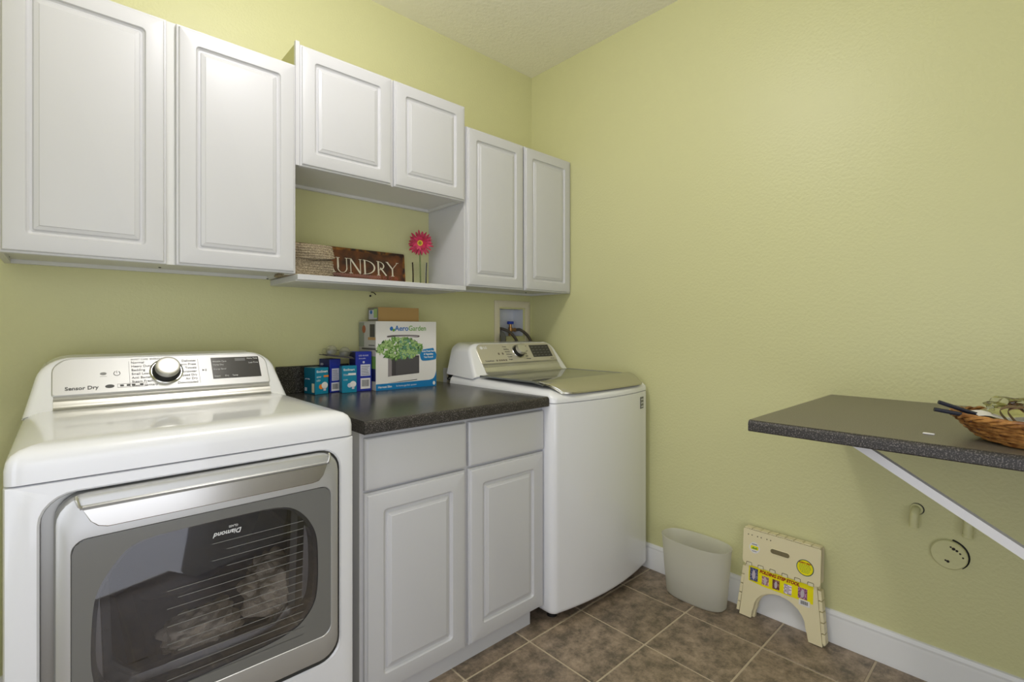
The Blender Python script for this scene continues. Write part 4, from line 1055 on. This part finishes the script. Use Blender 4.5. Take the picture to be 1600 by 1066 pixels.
# ------------------------------------------------------------------ folding step stool, local frame: u along -y, v up, h towards -x
lean = math.radians(5.5)
ss = thing('step_stool', 'cream folding step stool folded flat against the right wall', 'stool', (-.066, -1.453, 0.0015), rot=(0, lean, 0))
UF = lambda a, b, h=0: Vector((-h, -a, b))       # a to the right in the photo
def outline_leg(d=0):
    # trapezoid legs with a high arch
    P = [(-.156+d, 0+d*0), (-.098-d, 0), (-.094-d, .030)]
    for k in range(0, 13):
        t = PI-PI*k/12; P.append((0+(.090+d)*math.cos(t), .040+(.082+d)*math.sin(t)))
    P += [(.094+d, .030), (.100+d, 0), (.158-d, 0), (.132-d, .235), (-.134+d, .235)]
    return P
def plate(name, P, h0, h1, m, bev=.002, parent=ss):
    bm = bmesh.new(); slab(bm, P, UF, h0, h1)
    es = [e for e in bm.edges if len(e.link_faces) == 2 and e.calc_face_angle(0) > .6]
    bmesh.ops.bevel(bm, geom=es, offset=bev, segments=1, affect='EDGES')
    return finish(name, bm, m, parent, local=True, smooth=25)
# back leg panel (shadowed) and front leg panel
plate('leg_panel', [(a*.985, b) for a, b in outline_leg()], -.022, -.004, M['cream'])
plate('leg_panel', outline_leg(.006), -.001, .014, M['cream'])
# folded seat halves : a deep cover
seatP = rrect(-.142, .142, .212, .352, .006, 4, .014)
plate('seat_panel', seatP, .0145, .022, M['cream'], .002)
bm = bmesh.new()
for k in range(9):   # ribs of the fold along the top
    a0 = -.138+k*.031; slabP = rect(a0, a0+.0285, .3535, .3575); slab(bm, slabP, UF, -.018, .020)
finish('hinge_ribs', bm, M['cream'], ss, local=True, smooth=0)
plate('seat_panel', rrect(-.140, .140, .214, .3525, .006, 4, .014), -.026, -.0225, M['cream'], .001)
# side hinges on the legs
for s_ in (-1, 1):
    for k in range(5):
        b0 = .012+k*.038; c_ = lambda b: s_*(.157-.0255*b/.235)
        plate('hinge_knuckle', [(c_(b0)-s_*.004, b0), (c_(b0)+s_*.007, b0), (c_(b0+.034)+s_*.007, b0+.034), (c_(b0+.034)-s_*.004, b0+.034)][::s_], -.020, .0125, M['cream'], .001)
# hand grip
grip = rrect(-.036, .036, .282, .302, .0099, 6)
bm = bmesh.new(); slab(bm, grip, UF, .0222, .0226); finish('grip_slot', bm, M['cream_dark'], ss, local=True)['label'] = 'dark recessed grip slot'
bm = bmesh.new(); tube(bm, [UF(a, b, .0226) for a, b in grip], .0014, 6, closed=True); finish('grip_rim', bm, M['cream'], ss, local=True)
bm = bmesh.new()
for k in range(12): slab(bm, rect(-.032+k*.0055, -.0295+k*.0055, .285, .299), UF, .0226, .0232)
finish('grip_ribs', bm, mat('olive_rib', (.24, .20, .10), .6), ss, local=True, smooth=0)
for a in (-.122, -.108, -.086, -.072, -.050, -.036):
    bm = lathe(bmesh.new(), [(.0026, 0), (.002, .0004)], UF(a, .331, .0221), (-1, 0, 0), 8); finish('vent_hole', bm, M['cream_dark'], ss, local=True)
for k in range(6):
    a0 = -.115+k*.045
    bm = bmesh.new(); slab(bm, rrect(a0-.011, a0+.011, .209, .2215, .003, 2), UF, .0145, .0224); o = finish('hinge_slot', bm, M['cream_dark'], ss, local=True)
    bm = bmesh.new(); slab(bm, rrect(a0-.0085, a0+.0095, .2085, .2195, .002, 2), UF, .0150, .0240); finish('hinge_tab', bm, mat('pale_cream', (.78, .72, .50), .4) if k == 0 else bpy.data.materials['pale_cream'], o, local=True)
# stickers
def sk(name, P, m, h0, par=ss): bm = bmesh.new(); slab(bm, P, UF, h0, h0+.0004); return finish(name, bm, m, par, local=True, smooth=0)
sk('round_sticker', ell(-.096, .283, .0205, .0215), M['white_card'], .0223); sk('sticker_yellow_area', rrect(-.111, -.081, .276, .291, .004, 3), M['sticker_yellow'], .0228)
sk('sticker_mark', smooth_poly([(-.108, .2795), (-.100, .288), (-.094, .282), (-.088, .288), (-.084, .2795), (-.096, .278)], 1), M['logo_green'], .0232)
sk('sticker_print', rect(-.106, -.086, .2955, .2980), M['ink'], .0228); sk('sticker_print', rect(-.105, -.087, .2685, .2705), M['ink'], .0228)
sk('oval_sticker', ell(.090, .268, .0300, .0300, 32), mat('dark_green_ring', (.03, .10, .08), .5), .0223); sk('oval_sticker_face', ell(.090, .268, .0272, .0272, 32), M['sticker_yellow'], .0228)
text('sticker_lettering', 'SAFETY FIRST', lambda a, b, h=0: UF(.090+a, .283+b, .0232+h), M['dark_red'], ss, .0070, 'CENTER', bold=.0003, local=True)
bm = bmesh.new()
for k in range(6):
    b_ = .2775-k*.0056; hw = .021-.0012*abs(k-1.5)**1.6; a_ = .090-hw
    while a_ < .090+hw-.002:
        w_ = random.uniform(.003, .007); slab(bm, rect(a_, min(a_+w_, .090+hw), b_, b_+.0022), UF, .0232, .0234); a_ += w_+.0014
finish('fine_print', bm, M['logo_green'], ss, local=True, smooth=0)['kind'] = 'stuff'
# yellow picture label
sk('picture_label', [(-.118, .207), (-.118, .146), (-.062, .140), (.118, .140), (.118, .207)][::1], M['sticker_yellow'], .0142)
text('sticker_lettering', 'FOLDING STEP STOOL', lambda a, b, h=0: UF(-.076+a, .190+b, .0146+h), M['dark_red'], ss, .0160, bold=.0008, shear=.25, sx=.90, local=True)
pics = [(-.113, .150, .031, .050, (.04, .045, .12)), (-.066, .148, .026, .034, (.30, .16, .17)), (-.026, .147, .026, .036, (.12, .03, .02)), (.016, .145, .028, .036, (.36, .30, .36)), (.066, .148, .032, .040, (.20, .07, .14))]
for k, (a, b, w_, h_, c_) in enumerate(pics):
    sk('printed_photo', rect(a, a+w_, b, b+h_), mat('photo_print', c_, .5, noise=(180, tuple(min(1, q*2.4+.12) for q in c_), .45, .6)), .0148)
    sk('printed_figure', smooth_poly([(a+w_*.35, b+h_*.1), (a+w_*.6, b+h_*.12), (a+w_*.72, b+h_*.55), (a+w_*.58, b+h_*.9), (a+w_*.38, b+h_*.8), (a+w_*.25, b+h_*.5)], 1), mat('photo_figure', (.55, .48, .52), .5) if k == 0 else bpy.data.materials['photo_figure'], .0153)
text('sticker_lettering', 'No. 9 x 12', lambda a, b, h=0: UF(-.113+a, .1475+b, .0147+h), M['ink'], ss, .006, local=True)
sk('barcode_label', rect(.070, .108, .124, .146), M['white_card'], .0150)
bm = bmesh.new()
for k in range(13): slab(bm, rect(.076+k*.002, .0768+k*.002+.0004*(k % 3), .129, .142), UF, .0155, .0157)
finish('barcode', bm, M['ink'], ss, local=True, smooth=0)
